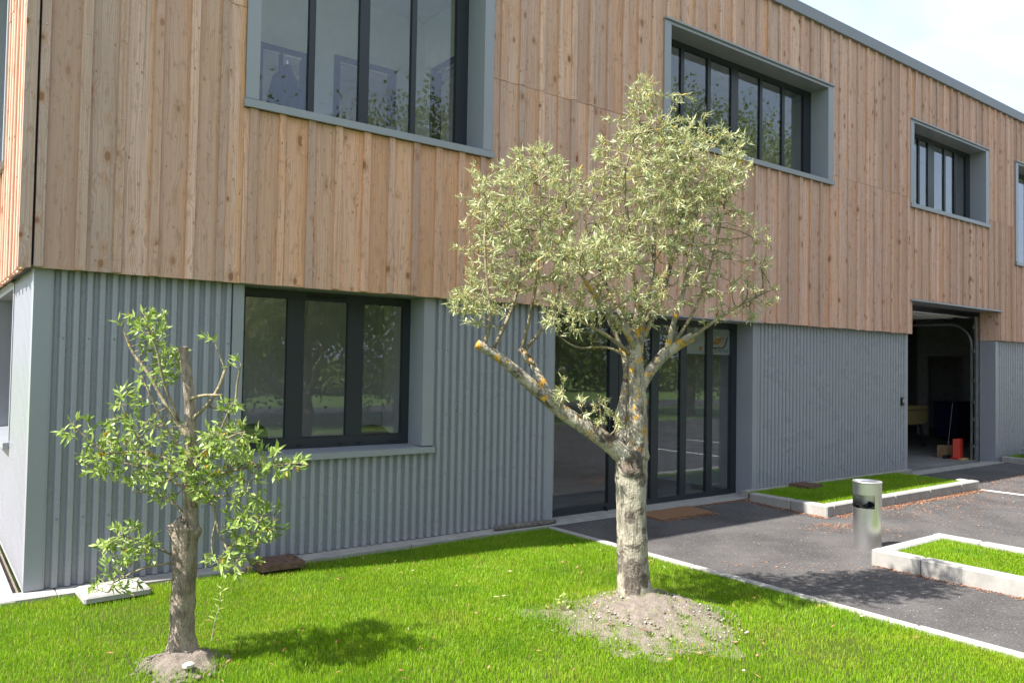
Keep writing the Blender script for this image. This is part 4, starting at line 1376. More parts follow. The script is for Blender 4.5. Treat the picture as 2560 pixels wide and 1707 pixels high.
YOUNG_LIMBS = [[(0.001,0.0,-0.007,0.1341),(0.005,0.0,0.058,0.0954),(0.003,0.0,0.174,0.0735),(0.002,0.0,0.328,0.0709),(0.009,0.0,0.509,0.0683),(0.006,0.0,0.664,0.0696),(0.014,0.0,0.78,0.0774),(0.024,0.0,0.808,0.0645)],
  [(0.035,0.0,0.754,0.049),(0.03,0.004,0.87,0.0425),(0.027,0.007,1.025,0.0387),(0.021,0.011,1.205,0.0348),(0.012,0.015,1.36,0.0322),(0.002,0.019,1.502,0.0297),(-0.014,0.022,1.644,0.0297),(-0.037,0.026,1.767,0.0284),(-0.054,0.03,1.858,0.0284)],
  [(-0.024,0.0,0.715,0.0464),(-0.045,-0.02,0.767,0.0387),(-0.051,-0.04,0.803,0.0335)],
  [(0.043,0.0,0.728,0.0387),(0.081,-0.015,0.764,0.0284),(0.099,-0.03,0.775,0.0206)],
  [(0.011,0.0,1.308,0.0142),(-0.087,0.01,1.432,0.0129),(-0.175,0.02,1.561,0.0103),(-0.26,0.03,1.695,0.009),(-0.36,0.04,1.819,0.0077),(-0.425,0.05,1.953,0.0052)],
  [(-0.061,0.02,1.412,0.009),(-0.135,-0.02,1.631,0.0077),(-0.172,-0.06,1.837,0.0064),(-0.235,-0.1,2.018,0.0039)],
  [(0.009,0.0,1.412,0.0129),(0.1,0.033,1.51,0.0116),(0.154,0.067,1.613,0.0103),(0.183,0.1,1.734,0.009)],
  [(0.105,0.06,1.502,0.0077),(0.24,0.073,1.476,0.0077),(0.26,0.087,1.644,0.0064),(0.275,0.1,1.76,0.0039)],
  [(0.001,0.0,1.546,0.0103),(0.104,-0.025,1.571,0.009),(0.22,-0.05,1.574,0.0077)],
  [(0.178,0.1,1.721,0.0052),(0.124,0.11,1.85,0.0039),(0.084,0.12,1.914,0.0026)],
  [(0.024,0.0,1.154,0.0116),(0.161,-0.05,1.27,0.009),(0.289,-0.1,1.334,0.0064),(0.396,-0.15,1.373,0.0052)],
  [(0.031,0.0,0.973,0.0116),(0.191,-0.025,1.097,0.009),(0.37,-0.05,1.149,0.0064),(0.55,-0.075,1.174,0.0052),(0.735,-0.1,1.19,0.0039)],
  [(0.035,0.0,0.883,0.0129),(0.103,-0.04,0.968,0.0116),(0.18,-0.08,0.968,0.0103),(0.226,-0.12,0.891,0.009),(0.266,-0.16,0.787,0.0064),(0.359,-0.2,0.659,0.0052)],
  [(0.226,-0.1,0.875,0.0052),(0.209,-0.117,0.702,0.0052),(0.278,-0.133,0.586,0.0039),(0.433,-0.15,0.561,0.0039)],
  [(0.273,-0.13,0.818,0.0052),(0.401,-0.115,0.87,0.0052),(0.53,-0.1,0.883,0.0039)],
  [(0.022,0.0,0.999,0.0103),(-0.118,0.033,1.066,0.0077),(-0.274,0.067,1.123,0.0064),(-0.424,0.1,1.149,0.0039)],
  [(0.02,0.0,0.831,0.0116),(-0.084,0.04,0.916,0.009),(-0.207,0.08,0.968,0.0064),(-0.369,0.12,0.973,0.0039)],
  [(0.019,0.0,1.141,0.0116),(-0.199,-0.067,1.226,0.009),(-0.392,-0.133,1.231,0.0064),(-0.546,-0.2,1.174,0.0039)],
  [(-0.405,-0.15,1.231,0.0052),(-0.515,-0.175,1.326,0.0052),(-0.576,-0.2,1.406,0.0039)],
  [(-0.058,-0.02,0.625,0.0077),(-0.183,-0.085,0.71,0.0064),(-0.288,-0.15,0.762,0.0039)],
  [(-0.062,-0.02,0.581,0.0077),(-0.206,-0.11,0.561,0.0064),(-0.334,-0.2,0.496,0.0039)],
  [(-0.314,-0.19,0.514,0.0052),(-0.333,-0.22,0.457,0.0039)],
  [(0.016,0.0,1.179,0.009),(-0.112,-0.06,1.399,0.0064),(-0.207,-0.12,1.644,0.0052)],
  [(0.021,0.0,1.051,0.009),(-0.212,-0.08,1.257,0.0064),(-0.321,-0.16,1.515,0.0039)],
  [(0.025,0.0,1.102,0.009),(0.186,-0.05,1.308,0.0064),(0.298,-0.1,1.528,0.0039)],
  [(0.031,0.0,0.973,0.0077),(0.347,-0.09,0.999,0.0052),(0.448,-0.18,1.102,0.0039)]]
YOUNG_CLUMPS = [(-0.55,1.373,0.098,0.072,34,-0.2,0.1,1),
  (-0.41,1.205,0.15,0.15,105,-0.1,0.22,1),
  (-0.253,1.334,0.181,0.142,80,-0.1,0.25,0.9),
  (-0.171,1.102,0.219,0.103,80,0.05,0.25,0.9),
  (-0.279,0.702,0.17,0.144,105,-0.1,0.15,1),
  (-0.334,0.504,0.119,0.057,60,-0.18,0.12,1),
  (0.302,1.321,0.181,0.113,110,-0.12,0.2,1),
  (0.164,1.154,0.181,0.201,130,-0.1,0.25,1),
  (0.55,1.185,0.219,0.093,105,-0.1,0.15,1),
  (0.466,0.857,0.17,0.15,120,-0.15,0.18,1),
  (0.354,0.643,0.155,0.09,90,-0.18,0.15,1),
  (-0.227,2.005,0.103,0.103,55,-0.05,0.12,1),
  (-0.263,1.85,0.067,0.116,26,0.08,0.08,0.9),
  (-0.135,1.876,0.052,0.129,22,-0.06,0.08,0.9),
  (-0.097,1.308,0.155,0.142,45,-0.05,0.2,0.6),
  (-0.407,1.984,0.057,0.041,14,0.05,0.06,1),
  (-0.178,1.734,0.093,0.119,60,0.12,0.12,1),
  (0.161,1.295,0.116,0.103,45,0.1,0.15,0.8),
  (0.267,1.773,0.041,0.036,8,0.1,0.05,1),
  (0.097,1.901,0.031,0.026,4,0.1,0.04,1),
  (-0.215,1.373,0.155,0.103,40,0,0.2,0.3),
  (-0.207,1.618,0.077,0.116,30,-0.12,0.1,0.9),
  (-0.326,1.502,0.072,0.116,34,-0.16,0.1,1),
  (0.298,1.502,0.067,0.093,26,-0.1,0.08,1),
  (0.424,1.051,0.103,0.103,40,-0.18,0.1,1),
  (-0.069,1.179,0.181,0.232,60,-0.1,0.25,0.7)]



def catmull(P, n):
    P = np.asarray(P, float)
    Q = np.vstack([2 * P[0] - P[1], P, 2 * P[-1] - P[-2]])
    out = []
    for i in range(1, len(Q) - 2):
        for k in range(n):
            t = k / n
            a, b, c, d = Q[i - 1], Q[i], Q[i + 1], Q[i + 2]
            out.append(0.5 * (2 * b + (c - a) * t + (2 * a - 5 * b + 4 * c - d) * t ** 2 + (3 * b - a - 3 * c + d) * t ** 3))
    out.append(P[-1])
    return np.array(out)


def grow(limbs, clumps, seed, step=0.045, infl=0.55, kill=0.07, rmax=0.03, iters=90, dens=1.0):
    """branches that grow from the traced limbs into the clumps"""
    rg = np.random.default_rng(seed)
    pos, par, rad, lf = [], [], [], []
    for L in limbs:
        n = 4 if len(L) > 2 else 3
        C = catmull(L, n)
        for i, p in enumerate(C):
            pos.append(p[:3]); rad.append(max(p[3], 0.0012)); par.append(-1); lf.append(0.0)
    nb = len(pos)
    A, AL = [], []
    for (u, z, ru, rz, n, d, rd, leaf) in clumps:
        n = int(n * dens)
        q = rg.normal(size=(n, 3)); q /= np.linalg.norm(q, axis=1)[:, None]
        q *= rg.random(n)[:, None] ** (1 / 2.6)
        A.append(np.stack([u + q[:, 0] * ru, d + q[:, 1] * rd, z + q[:, 2] * rz], 1)); AL.append(np.full(n, leaf))
    A = np.vstack(A); AL = np.concatenate(AL)
    P = np.array(pos)
    can = np.array([r <= rmax for r in rad])
    idx0 = np.where(can)[0]
    D = np.linalg.norm(A[:, None] - P[idx0][None], axis=2)
    near = idx0[D.argmin(1)]; nd = D.min(1)
    alive = np.ones(len(A), bool)
    newp, newpar, newlf = [], [], []
    allp = [P]
    total = nb
    for it in range(iters):
        act = alive & (nd < max(infl, 0.9 if it < 25 else infl))
        if not act.any(): break
        ids = near[act]
        cur = np.vstack(allp)
        dirs = A[act] - cur[ids]
        dirs /= np.linalg.norm(dirs, axis=1)[:, None] + 1e-9
        uq, inv = np.unique(ids, return_inverse=True)
        acc = np.zeros((len(uq), 3)); np.add.at(acc, inv, dirs)
        la = np.zeros(len(uq)); ct = np.zeros(len(uq)); np.add.at(la, inv, AL[act]); np.add.at(ct, inv, 1)
        acc += rg.normal(size=acc.shape) * 0.35
        acc[:, 2] += 0.12
        acc /= np.linalg.norm(acc, axis=1)[:, None] + 1e-9
        pts = cur[uq] + acc * step * rg.uniform(.8, 1.2, (len(uq), 1))
        base = total
        allp.append(pts); total += len(uq)
        newpar += uq.tolist(); newlf += (la / ct).tolist()
        D = np.linalg.norm(A[:, None] - pts[None], axis=2)
        m = D.argmin(1); dm = D[np.arange(len(A)), m]
        better = dm < nd
        near = np.where(better, base + m, near); nd = np.where(better, dm, nd)
        alive &= nd > kill
    P = np.vstack(allp)
    par = np.array([-1] * nb + newpar)
    leafy = np.array([0.0] * nb + newlf)
    return P, par, leafy, nb, np.array(rad)


def twig_chains(P, par, nb, limb_r, r_tip=0.0017):
    N = len(P)
    kids = [[] for _ in range(N)]
    for i in range(nb, N): kids[par[i]].append(i)
    size = np.ones(N)
    totip = np.zeros(N)
    for i in range(N - 1, nb - 1, -1):
        size[par[i]] += size[i]
        totip[par[i]] = max(totip[par[i]], totip[i] + 1) if True else 0
    rad = r_tip * np.sqrt(size) ** 0.80
    rad[:nb] = limb_r
    chains = []
    stack = []
    for i in range(nb):
        for k in kids[i]: stack.append((i, k))
    while stack:
        s, k = stack.pop()
        ch = [s, k]
        while kids[k]:
            o = sorted(kids[k], key=lambda j: -size[j])
            for j in o[1:]: stack.append((k, j))
            k = o[0]; ch.append(k)
        chains.append(ch)
    return chains, rad, totip, kids


def leaf_arrays(base, direc, normal, length, width, fold=0.25):
    """one folded leaf per row: 5 points, 4 triangles"""
    side = np.cross(direc, normal)
    side /= np.linalg.norm(side, axis=1)[:, None] + 1e-9
    normal = np.cross(side, direc)
    L, W = length[:, None], width[:, None]
    b = base
    m = base + direc * L * 0.52 - normal * W * fold
    l = base + direc * L * 0.48 + side * W * 0.5
    r = base + direc * L * 0.48 - side * W * 0.5
    t = base + direc * L - normal * L * 0.10
    V = np.stack([b, l, m, r, t], 1).reshape(-1, 3)
    n = len(base)
    f = np.array([[0, 2, 1], [1, 2, 4], [0, 3, 2], [2, 3, 4]])
    T = (np.arange(n)[:, None, None] * 5 + f[None]).reshape(-1, 3)
    return V, T


def make_olive(name, label, loc, limbs, clumps, seed, leaf_mat, bark, leaf_len, leaf_w, tips, per_node, buds, n_trunk_limbs, thick, scale_r=1.0, dens=1.0):
    rg = np.random.default_rng(seed + 5)
    root = empty(name, loc, rz=-YAW)
    tag(root, label, 'tree')
    # trunk and limbs: knobbly tubes
    def limb_mesh(mb, L, n, sides, amp, sd):
        C = catmull(L, n)
        pts, rr = C[:, :3], np.maximum(C[:, 3], 0.0015)
        rs = np.random.default_rng(sd)
        pts = pts + rs.normal(size=pts.shape) * (rr[:, None] * 0.012)
        k1, k2, k3 = rs.random(3) * 6
        bumps = [(rs.uniform(0, len(C)), rs.uniform(0, 6.28), rs.uniform(.10, .30)) for _ in range(int(2 + len(C) * .16))]
        def wob(i, a):
            w = 1 + amp * (np.sin(2 * a + k1 + i * .10) * .5 + np.sin(3 * a + k2 - i * .13) * .4 + np.sin(5 * a + k3 + i * .17) * .25)
            for (bi, ba, bh) in bumps:
                w = w + bh * amp * 5 * np.exp(-((i - bi) / 1.6) ** 2) * np.exp(-(np.arctan2(np.sin(a - ba), np.cos(a - ba)) / .45) ** 2)
            return w
        mb.tube(pts, rr, sides, True, wob)
    t = MB(); limb_mesh(t, limbs[0], 8, 20, 0.09, seed)
    tr = t.build('trunk', bark, root, smooth=True)
    for k, L in enumerate(limbs[1:], 1):
        big = L[0][3] > thick
        b = MB(); limb_mesh(b, L, 7 if big else 5, 14 if big else 7, 0.10 if big else 0.06, seed + k)
        ob = b.build('limb' if big else 'branch', bark if big else M['twig'], root, smooth=True)
    P, par, leafy, nb, lr = grow(limbs, clumps, seed, kill=0.055, dens=dens)
    chains, rad, totip, kids = twig_chains(P, par, nb, lr)
    tw = MB()
    for ch in chains:
        rr = rad[ch].copy(); rr[0] = min(rr[0], rr[1] * 1.3)
        tw.tube(P[ch], np.maximum(rr, 0.0012) * scale_r, 5 if rr[1] > 0.003 else 4, False)
    o = tw.build('twigs', M['twig'], root, smooth=True); tag(o, kind='stuff')
    # leaves in pairs near the twig tips
    B, Dr = [], []
    N = len(P)
    for i in range(nb, N):
        if totip[i] > tips: continue
        lfv = leafy[i]
        if rg.random() > lfv * 0.95 + 0.04: continue
        ax = P[i] - P[par[i]]; ax /= np.linalg.norm(ax) + 1e-9
        nl = per_node if totip[i] > 0 else per_node + 3
        for k in range(nl):
            if rg.random() > 0.35 + 0.65 * lfv: continue
            s = rg.normal(size=3); s -= ax * s.dot(ax); s /= np.linalg.norm(s) + 1e-9
            d = ax * rg.uniform(.45, 1.1) + s * rg.uniform(.35, 1.0) + np.array([0, 0, rg.uniform(-.15, .4)])
            d /= np.linalg.norm(d)
            B.append(P[i] + ax * rg.uniform(-.5, .5) * 0.045); Dr.append(d)
    B, Dr = np.array(B), np.array(Dr)
    n = len(B)
    nm = rg.normal(size=(n, 3)) + np.array([0, -0.3, 0.9])
    V, T = leaf_arrays(B, Dr, nm, leaf_len * rg.uniform(.55, 1.15, n), leaf_w * rg.uniform(.7, 1.2, n))
    o = link('foliage', tri_mesh('foliage', V, T), leaf_mat, root); tag(o, kind='stuff')
    if buds:
        sel = rg.random(n) < 0.36
        C = B[sel]
        m = len(C)
        k = 5
        C = (C[:, None] + rg.normal(size=(m, k, 3)) * 0.014).reshape(-1, 3)
        oc = np.array([[1, 0, 0], [-1, 0, 0], [0, 1, 0], [0, -1, 0], [0, 0, 1], [0, 0, -1]]) * 0.0046
        f = np.array([[0, 2, 4], [2, 1, 4], [1, 3, 4], [3, 0, 4], [2, 0, 5], [1, 2, 5], [3, 1, 5], [0, 3, 5]])
        V = (C[:, None] + oc[None]).reshape(-1, 3); T = (np.arange(len(C))[:, None, None] * 6 + f[None]).reshape(-1, 3)
        o = link('flower_buds', tri_mesh('flower_buds', V, T), M['bud'], root); tag(o, kind='stuff')
    print(name, 'nodes', N, 'leaves', n)
    return root


make_olive('olive_tree', 'large forked olive tree with silvery crown growing from a bare soil mound', (3.57, -2.816, 0.0), OLIVE_LIMBS, OLIVE_CLUMPS, 3,
           M['olive_leaf'], M['bark'], 0.066, 0.0122, 5, 5, True, 6, 0.02, 1.0, 0.95)
make_olive('olive_tree', 'small pollarded olive tree with sawn trunk and bright green shoots', (0.613, -1.979, 0.0), YOUNG_LIMBS, YOUNG_CLUMPS, 8,
           M['young_leaf'], M['bark_y'], 0.060, 0.0185, 5, 4, False, 4, 0.02, 0.9, 1.65)

# a young shoot and bare sticks beside the pollarded olive
sh = empty('olive_shoot', (0.86, -1.74, 0.0)); tag(sh, 'thin olive shoot with a few leaves right of the pollarded trunk', 'plant')
MB().tube([(0, 0, 0), (0.02, 0.0, 0.12), (0.05, 0.01, 0.22), (0.06, 0.01, 0.33)], [0.004, 0.0035, 0.003, 0.002], 6).build('stem', M['twig'], sh)
rg = np.random.default_rng(4)
n = 16
tt = np.linspace(.12, .33, n)
B = np.stack([0.02 + (tt - .12) * .2, np.full(n, .005), tt], 1)
ang = np.arange(n) * 2.4
D_ = np.stack([np.cos(ang), np.sin(ang), rg.uniform(.2, .7, n)], 1); D_ /= np.linalg.norm(D_, axis=1)[:, None]
V, T = leaf_arrays(B, D_, np.tile([0, 0, 1.0], (n, 1)) + rg.normal(size=(n, 3)) * .2, rg.uniform(.04, .06, n), rg.uniform(.014, .02, n))
link('leaves', tri_mesh('leaves', V, T), M['young_leaf'], sh)
st = empty('dry_sticks', (0.36, -2.02, 0.0)); tag(st, 'two bare dry sticks poking up left of the pollarded trunk', 'stick')
MB().tube([(0, 0, 0.0), (-0.03, 0, 0.06), (-0.06, 0.01, 0.12)], 0.003, 5).build('stick', M['twig'], st)
MB().tube([(0, 0, 0.0), (0.02, 0, 0.07), (0.05, 0.0, 0.14)], 0.0025, 5).build('stick', M['twig'], st)

# weeds at the mound
wd = empty('clover_weed', (3.05, -2.62, 0.02)); tag(wd, 'pale green broad leaved weed at the left of the soil mound', 'plant')
n = 14
ang = np.arange(n) * 2.4
D_ = np.stack([np.cos(ang), np.sin(ang), rg.uniform(.3, 1.2, n)], 1); D_ /= np.linalg.norm(D_, axis=1)[:, None]
B = np.stack([rg.normal(size=n) * .03, rg.normal(size=n) * .03, rg.uniform(.03, .12, n)], 1)
V, T = leaf_arrays(B, D_, np.tile([0, 0, 1.0], (n, 1)), rg.uniform(.03, .045, n), rg.uniform(.025, .035, n))
link('leaves', tri_mesh('leaves', V, T), M['young_leaf'], wd)
ws = MB()
for b in B: ws.tube([(0, 0, -.02), tuple(b)], 0.0015, 4)
ws.build('stems', M['twig'], wd)

# ================================================================== soil mounds round both trunks


def soil_mound(cx, cy, r, h, seed, label):
    rs = np.random.default_rng(seed)
    n = 90
    g = np.linspace(-r * 1.15, r * 1.15, n)
    X, Y = np.meshgrid(g, g)
    nz = np.zeros_like(X)
    for k in range(26):
        f = rs.uniform(14, 95); a = rs.uniform(0, 6.28)
        nz += np.sin((X * math.cos(a) + Y * math.sin(a)) * f + rs.uniform(0, 6.28)) * (0.10 / f ** .8)
    ang = np.arctan2(Y, X)
    rr = r * (1.0 + 0.13 * np.sin(3 * ang + 1) + 0.10 * np.sin(5 * ang + seed) + 0.06 * np.sin(8 * ang + 2) + 0.05 * np.sin(11 * ang) + 0.03 * np.sin(19 * ang))
    s = np.clip(1 - np.hypot(X, Y) / rr, 0, 1)
    Z = lawn_z(X + cx, Y + cy) + 0.018 * np.clip(s * 3, 0, 1) - 0.010 * (1 - np.clip(s * 9, 0, 1)) + nz * np.clip(s * 3, 0, 1) * 0.42 + 0.03 * np.exp(-(np.hypot(X, Y) / .13) ** 2)
    V = np.stack([X.ravel() + cx, Y.ravel() + cy, Z.ravel()], 1)
    ii = np.arange(n * n).reshape(n, n)
    keep = (s[:-1, :-1] > 0).ravel()
    a, b, c, d = [q.ravel()[keep] for q in (ii[:-1, :-1], ii[:-1, 1:], ii[1:, 1:], ii[1:, :-1])]
    T = np.concatenate([np.stack([a, b, c], 1), np.stack([a, c, d], 1)])
    o = link('soil_mound', tri_mesh('soil_mound', V, T), M['soil'], smooth=True)
    tag(o, label, kind='structure')
    return o


MOUND2 = (3.48, -2.98, 0.74)
MOUND1 = (0.60, -2.03, 0.25)
soil_mound(*MOUND2, 0.13, 2, 'bare grey soil mound round the large olive trunk')
soil_mound(*MOUND1, 0.05, 6, 'little bare soil patch round the pollarded olive trunk')


# ================================================================== scattered small stuff
def pebbles(name, label, pts, size, mat, seed, flat=0.6):
    rs = np.random.default_rng(seed)
    n = len(pts)
    oc = np.array([[1, 0, 0], [-1, 0, 0], [0, 1, 0], [0, -1, 0], [0, 0, 1], [0, 0, -1], [.6, .6, .55], [-.6, .6, .5], [.6, -.6, .5], [-.6, -.6, .55]])
    f = np.array([[0, 6, 8], [6, 4, 8], [8, 4, 9], [4, 7, 9], [4, 6, 7], [6, 2, 7], [7, 1, 9], [9, 3, 8], [0, 2, 6], [2, 1, 7], [1, 3, 9], [3, 0, 8], [2, 0, 5], [1, 2, 5], [3, 1, 5], [0, 3, 5]])
    a = rs.random(n) * 6.28
    s = size * rs.uniform(.45, 1.3, n) ** 1.5
    J = oc[None] * (1 + rs.normal(size=(n, 10, 3)) * .14)
    J = J * np.stack([s, s * rs.uniform(.6, 1, n), s * flat], 1)[:, None]
    c, si = np.cos(a)[:, None], np.sin(a)[:, None]
    x = J[..., 0] * c - J[..., 1] * si; y = J[..., 0] * si + J[..., 1] * c
    V = np.stack([x + pts[:, None, 0], y + pts[:, None, 1], J[..., 2] + pts[:, None, 2]], 2).reshape(-1, 3)
    T = (np.arange(n)[:, None, None] * 10 + f[None]).reshape(-1, 3)
    o = link(name, tri_mesh(name, V, T), mat)
    tag(o, label, kind='stuff')


rs = np.random.default_rng(21)
n = 300
a = rs.random(n) * 6.28; q = rs.random(n) ** .7 * MOUND2[2] * 1.0
px, py = MOUND2[0] + q * np.cos(a), MOUND2[1] + q * np.sin(a)
pz = lawn_z(px, py) + 0.022
pebbles('mound_pebbles', 'small pale stones scattered over the soil mound', np.stack([px, py, pz], 1), 0.0085, M['pebble'], 22)
n = 900
a = rs.random(n) * 6.28; q = rs.random(n) ** .5 * MOUND2[2] * .95
px, py = MOUND2[0] + q * np.cos(a), MOUND2[1] + q * np.sin(a)
pebbles('soil_clods', 'crumbly soil clods on the mound', np.stack([px, py, lawn_z(px, py) + 0.014], 1), 0.0115, M['soil'], 23, 0.7)
n = 110
a = rs.random(n) * 6.28; q = rs.random(n) ** .5 * .27
px, py = .60 + q * np.cos(a), -2.04 + q * np.sin(a)
pebbles('soil_clods', 'crumbly soil clods at the foot of the pollarded olive', np.stack([px, py, lawn_z(px, py) + 0.012], 1), 0.016, M['soil'], 24, 0.7)
n = 5000
px = rs.uniform(-1.6, -0.17, n); py = rs.uniform(-0.05, 7.0, n)
pebbles('gravel', 'white gravel along the side wall', np.stack([px, py, np.full(n, -0.04)], 1), 0.022, M['pebble'], 25)
n = 420
px = rs.uniform(5.1, 14, n); py = rs.uniform(-6, -0.4, n)
pebbles('asphalt_grit', 'pale grit scattered on the asphalt', np.stack([px, py, np.array([asphalt_z(v) for v in py]) + .001], 1), 0.0045, M['pebble'], 26)


def litter(pts, length, seed, name, label):
    rs = np.random.default_rng(seed)
    n = len(pts)
    a = rs.random(n) * 6.28
    d = np.stack([np.cos(a), np.sin(a), rs.normal(size=n) * .15], 1)
    nm = np.stack([rs.normal(size=n) * .35, rs.normal(size=n) * .35, np.ones(n)], 1)
    V, T = leaf_arrays(pts, d, nm, length * rs.uniform(.5, 1.3, n), length * rs.uniform(.12, .4, n))
    tag(link(name, tri_mesh(name, V, T), M['litter']), label, kind='stuff')


def edge_pts(x0, x1, y0, y1, n, wx, wy, rs):
    t = rs.random(n)
    px = x0 + (x1 - x0) * t + wx * rs.exponential(.35, n)
    py = y0 + (y1 - y0) * t + wy * rs.exponential(.35, n)
    return np.stack([px, py, np.array([asphalt_z(v) for v in py]) + .004 + rs.random(n) * .006], 1)


L = [edge_pts(8.6, 12.8, -1.40, -1.40, 1500, 0, -0.16, rs), edge_pts(8.45, 8.45, -1.4, -0.2, 420, -0.09, 0, rs),
     edge_pts(6.59, 6.59, -3.0, -6.0, 620, -0.06, 0, rs), edge_pts(6.4, 7.4, -0.52, -0.52, 160, 0, -0.1, rs),
     edge_pts(7.4, 8.8, -0.12, -0.12, 260, 0, -0.06, rs), edge_pts(8.0, 8.6, -1.5, -1.9, 320, -.5, -.5, rs),
     edge_pts(9.2, 13.5, -1.7, -1.7, 500, 0, -1.6, rs), edge_pts(13.0, 17, -1.0, -1.0, 500, 0, -1.4, rs), edge_pts(16.9, 19, -0.72, -0.72, 200, 0, -.1, rs),
     edge_pts(5.3, 8.2, -2.0, -4.6, 160, 0.6, -.6, rs)]
L = L + [l + np.array([rs.uniform(-.05, .05), 0, 0.001]) for l in L]
litter(np.vstack(L), 0.030, 31, 'leaf_litter', 'dry reddish leaf litter swept along the kerbs and over the asphalt')
n = 240
px = rs.uniform(.2, 4.8, n); py = rs.uniform(-4.6, -.3, n)
litter(np.stack([px, py, lawn_z(px, py) + 0.045 + rs.random(n) * .02], 1), 0.042, 32, 'fallen_leaves', 'dry fallen leaves scattered in the lawn')

# ================================================================== grass


def value_noise(x, y, f, seed):
    rs = np.random.default_rng(seed)
    s = np.zeros_like(x)
    for k in range(7):
        a = rs.uniform(0, 6.28); q = f * rs.uniform(.6, 1.7)
        s += np.sin((x * math.cos(a) + y * math.sin(a)) * q + rs.uniform(0, 6.28))
    return s / 3.2


def grass(name, label, x, y, z, hmin, hmax, wid, seed, patch=True):
    rs = np.random.default_rng(seed)
    n = len(x)
    hn = value_noise(x, y, 2.4, 77) if patch else 0 * x
    h = rs.uniform(hmin, hmax, n) * (1 + 0.28 * hn) * rs.uniform(.75, 1.2, n)
    a = rs.random(n) * 6.28
    ln = np.abs(rs.normal(size=n)) * 0.30 + 0.05
    lx = np.cos(a) * ln + 0.10 * value_noise(x, y, 5, 5); ly = np.sin(a) * ln + 0.10 * value_noise(x, y, 5, 6)
    b = a + math.pi / 2 + rs.normal(size=n) * .6
    w = wid * rs.uniform(.6, 1.3, n)
    wx, wy = np.cos(b) * w * .5, np.sin(b) * w * .5
    V = np.empty((n, 5, 3), np.float32)
    V[:, 0] = np.stack([x - wx, y - wy, z - .008], 1)
    V[:, 1] = np.stack([x + wx, y + wy, z - .008], 1)
    mx, my, mz = x + lx * h * .38, y + ly * h * .38, z + h * .62
    V[:, 2] = np.stack([mx - wx * .8, my - wy * .8, mz], 1)
    V[:, 3] = np.stack([mx + wx * .8, my + wy * .8, mz], 1)
    V[:, 4] = np.stack([x + lx * h, y + ly * h, z + h * (1 - .25 * ln)], 1)
    f = np.array([[0, 1, 3], [0, 3, 2], [2, 3, 4]])
    T = (np.arange(n)[:, None, None] * 5 + f[None]).reshape(-1, 3)
    o = link(name, tri_mesh(name, V.reshape(-1, 3), T), M['grass'])
    tag(o, label, kind='stuff')


rs = np.random.default_rng(51)
n = 640000
x = rs.uniform(-1.1, 4.90, n); y = rs.uniform(-5.2, -0.195, n)
dv = (0.62 + 0.30 * value_noise(x, y, 2.2, 90) + 0.22 * value_noise(x, y, 9.0, 91))
d2 = np.hypot(x - MOUND2[0], y - MOUND2[1]) / MOUND2[2]
d1 = np.hypot(x - MOUND1[0], y - MOUND1[1]) / MOUND1[2]
d2 = d2 + 0.13 * value_noise(x, y, 7, 93) + 0.10 * value_noise(x, y, 22, 94)
mp = 0.075 + np.clip((d2 - .42) / .52, 0, 1) ** 1.6 + 0.20 * (value_noise(x, y, 13, 92) > .50)
mp1 = 0.03 + np.clip((d1 - .55) / .4, 0, 1) ** 2
keep = (rs.random(n) < np.clip(dv + .20, .10, 1)) & (rs.random(n) < np.clip(mp, 0, 1)) & (rs.random(n) < np.clip(mp1, 0, 1))
# nothing that the camera cannot reach: drop the corner behind the field of view
keep &= ~((np.abs(x - 0.54) < .22) & (np.abs(y + .37) < .16)) & ~((np.abs(x - 1.84) < .18) & (np.abs(y + .26) < .15))
vx, vy = x - CAM_POS[0], y - CAM_POS[1]
dep = vx * math.sin(YAW) + vy * math.cos(YAW); lat = vx * math.cos(YAW) - vy * math.sin(YAW)
keep &= (dep > 2.6) & (np.abs(lat) < dep * 0.80)
x, y = x[keep], y[keep]
inm = np.clip((1.05 - d2[keep]) * 4, 0, 1) + np.clip((1.05 - d1[keep]) * 4, 0, 1)
grass('grass', 'bright green blades of the front lawn', x, y, lawn_z(x, y) + .004 + .016 * np.clip(inm, 0, 1), 0.018, 0.037, 0.0027, 52)
print('grass blades', len(x))
n = 36000
x = rs.uniform(8.61, 12.70, n); y = rs.uniform(-1.235, -0.10, n)
grass('grass', 'short green grass inside the long bed by the wall', x, y, np.full(n, .055), 0.025, 0.045, 0.0042, 53)
n = 34000
x = rs.uniform(6.75, 7.79, n); y = rs.uniform(-5.4, -3.1, n)
grass('grass', 'short green grass inside the kerbed island', x, y, np.full(n, .06), 0.025, 0.045, 0.004, 54)
n = 6000
x = rs.uniform(17.2, 20.5, n); y = rs.uniform(-0.55, -0.07, n)
grass('grass', 'short green grass in the bed at the right edge', x, y, np.full(n, .06), 0.03, 0.055, 0.008, 55)

# ================================================================== trees across the road, seen mirrored in the windows


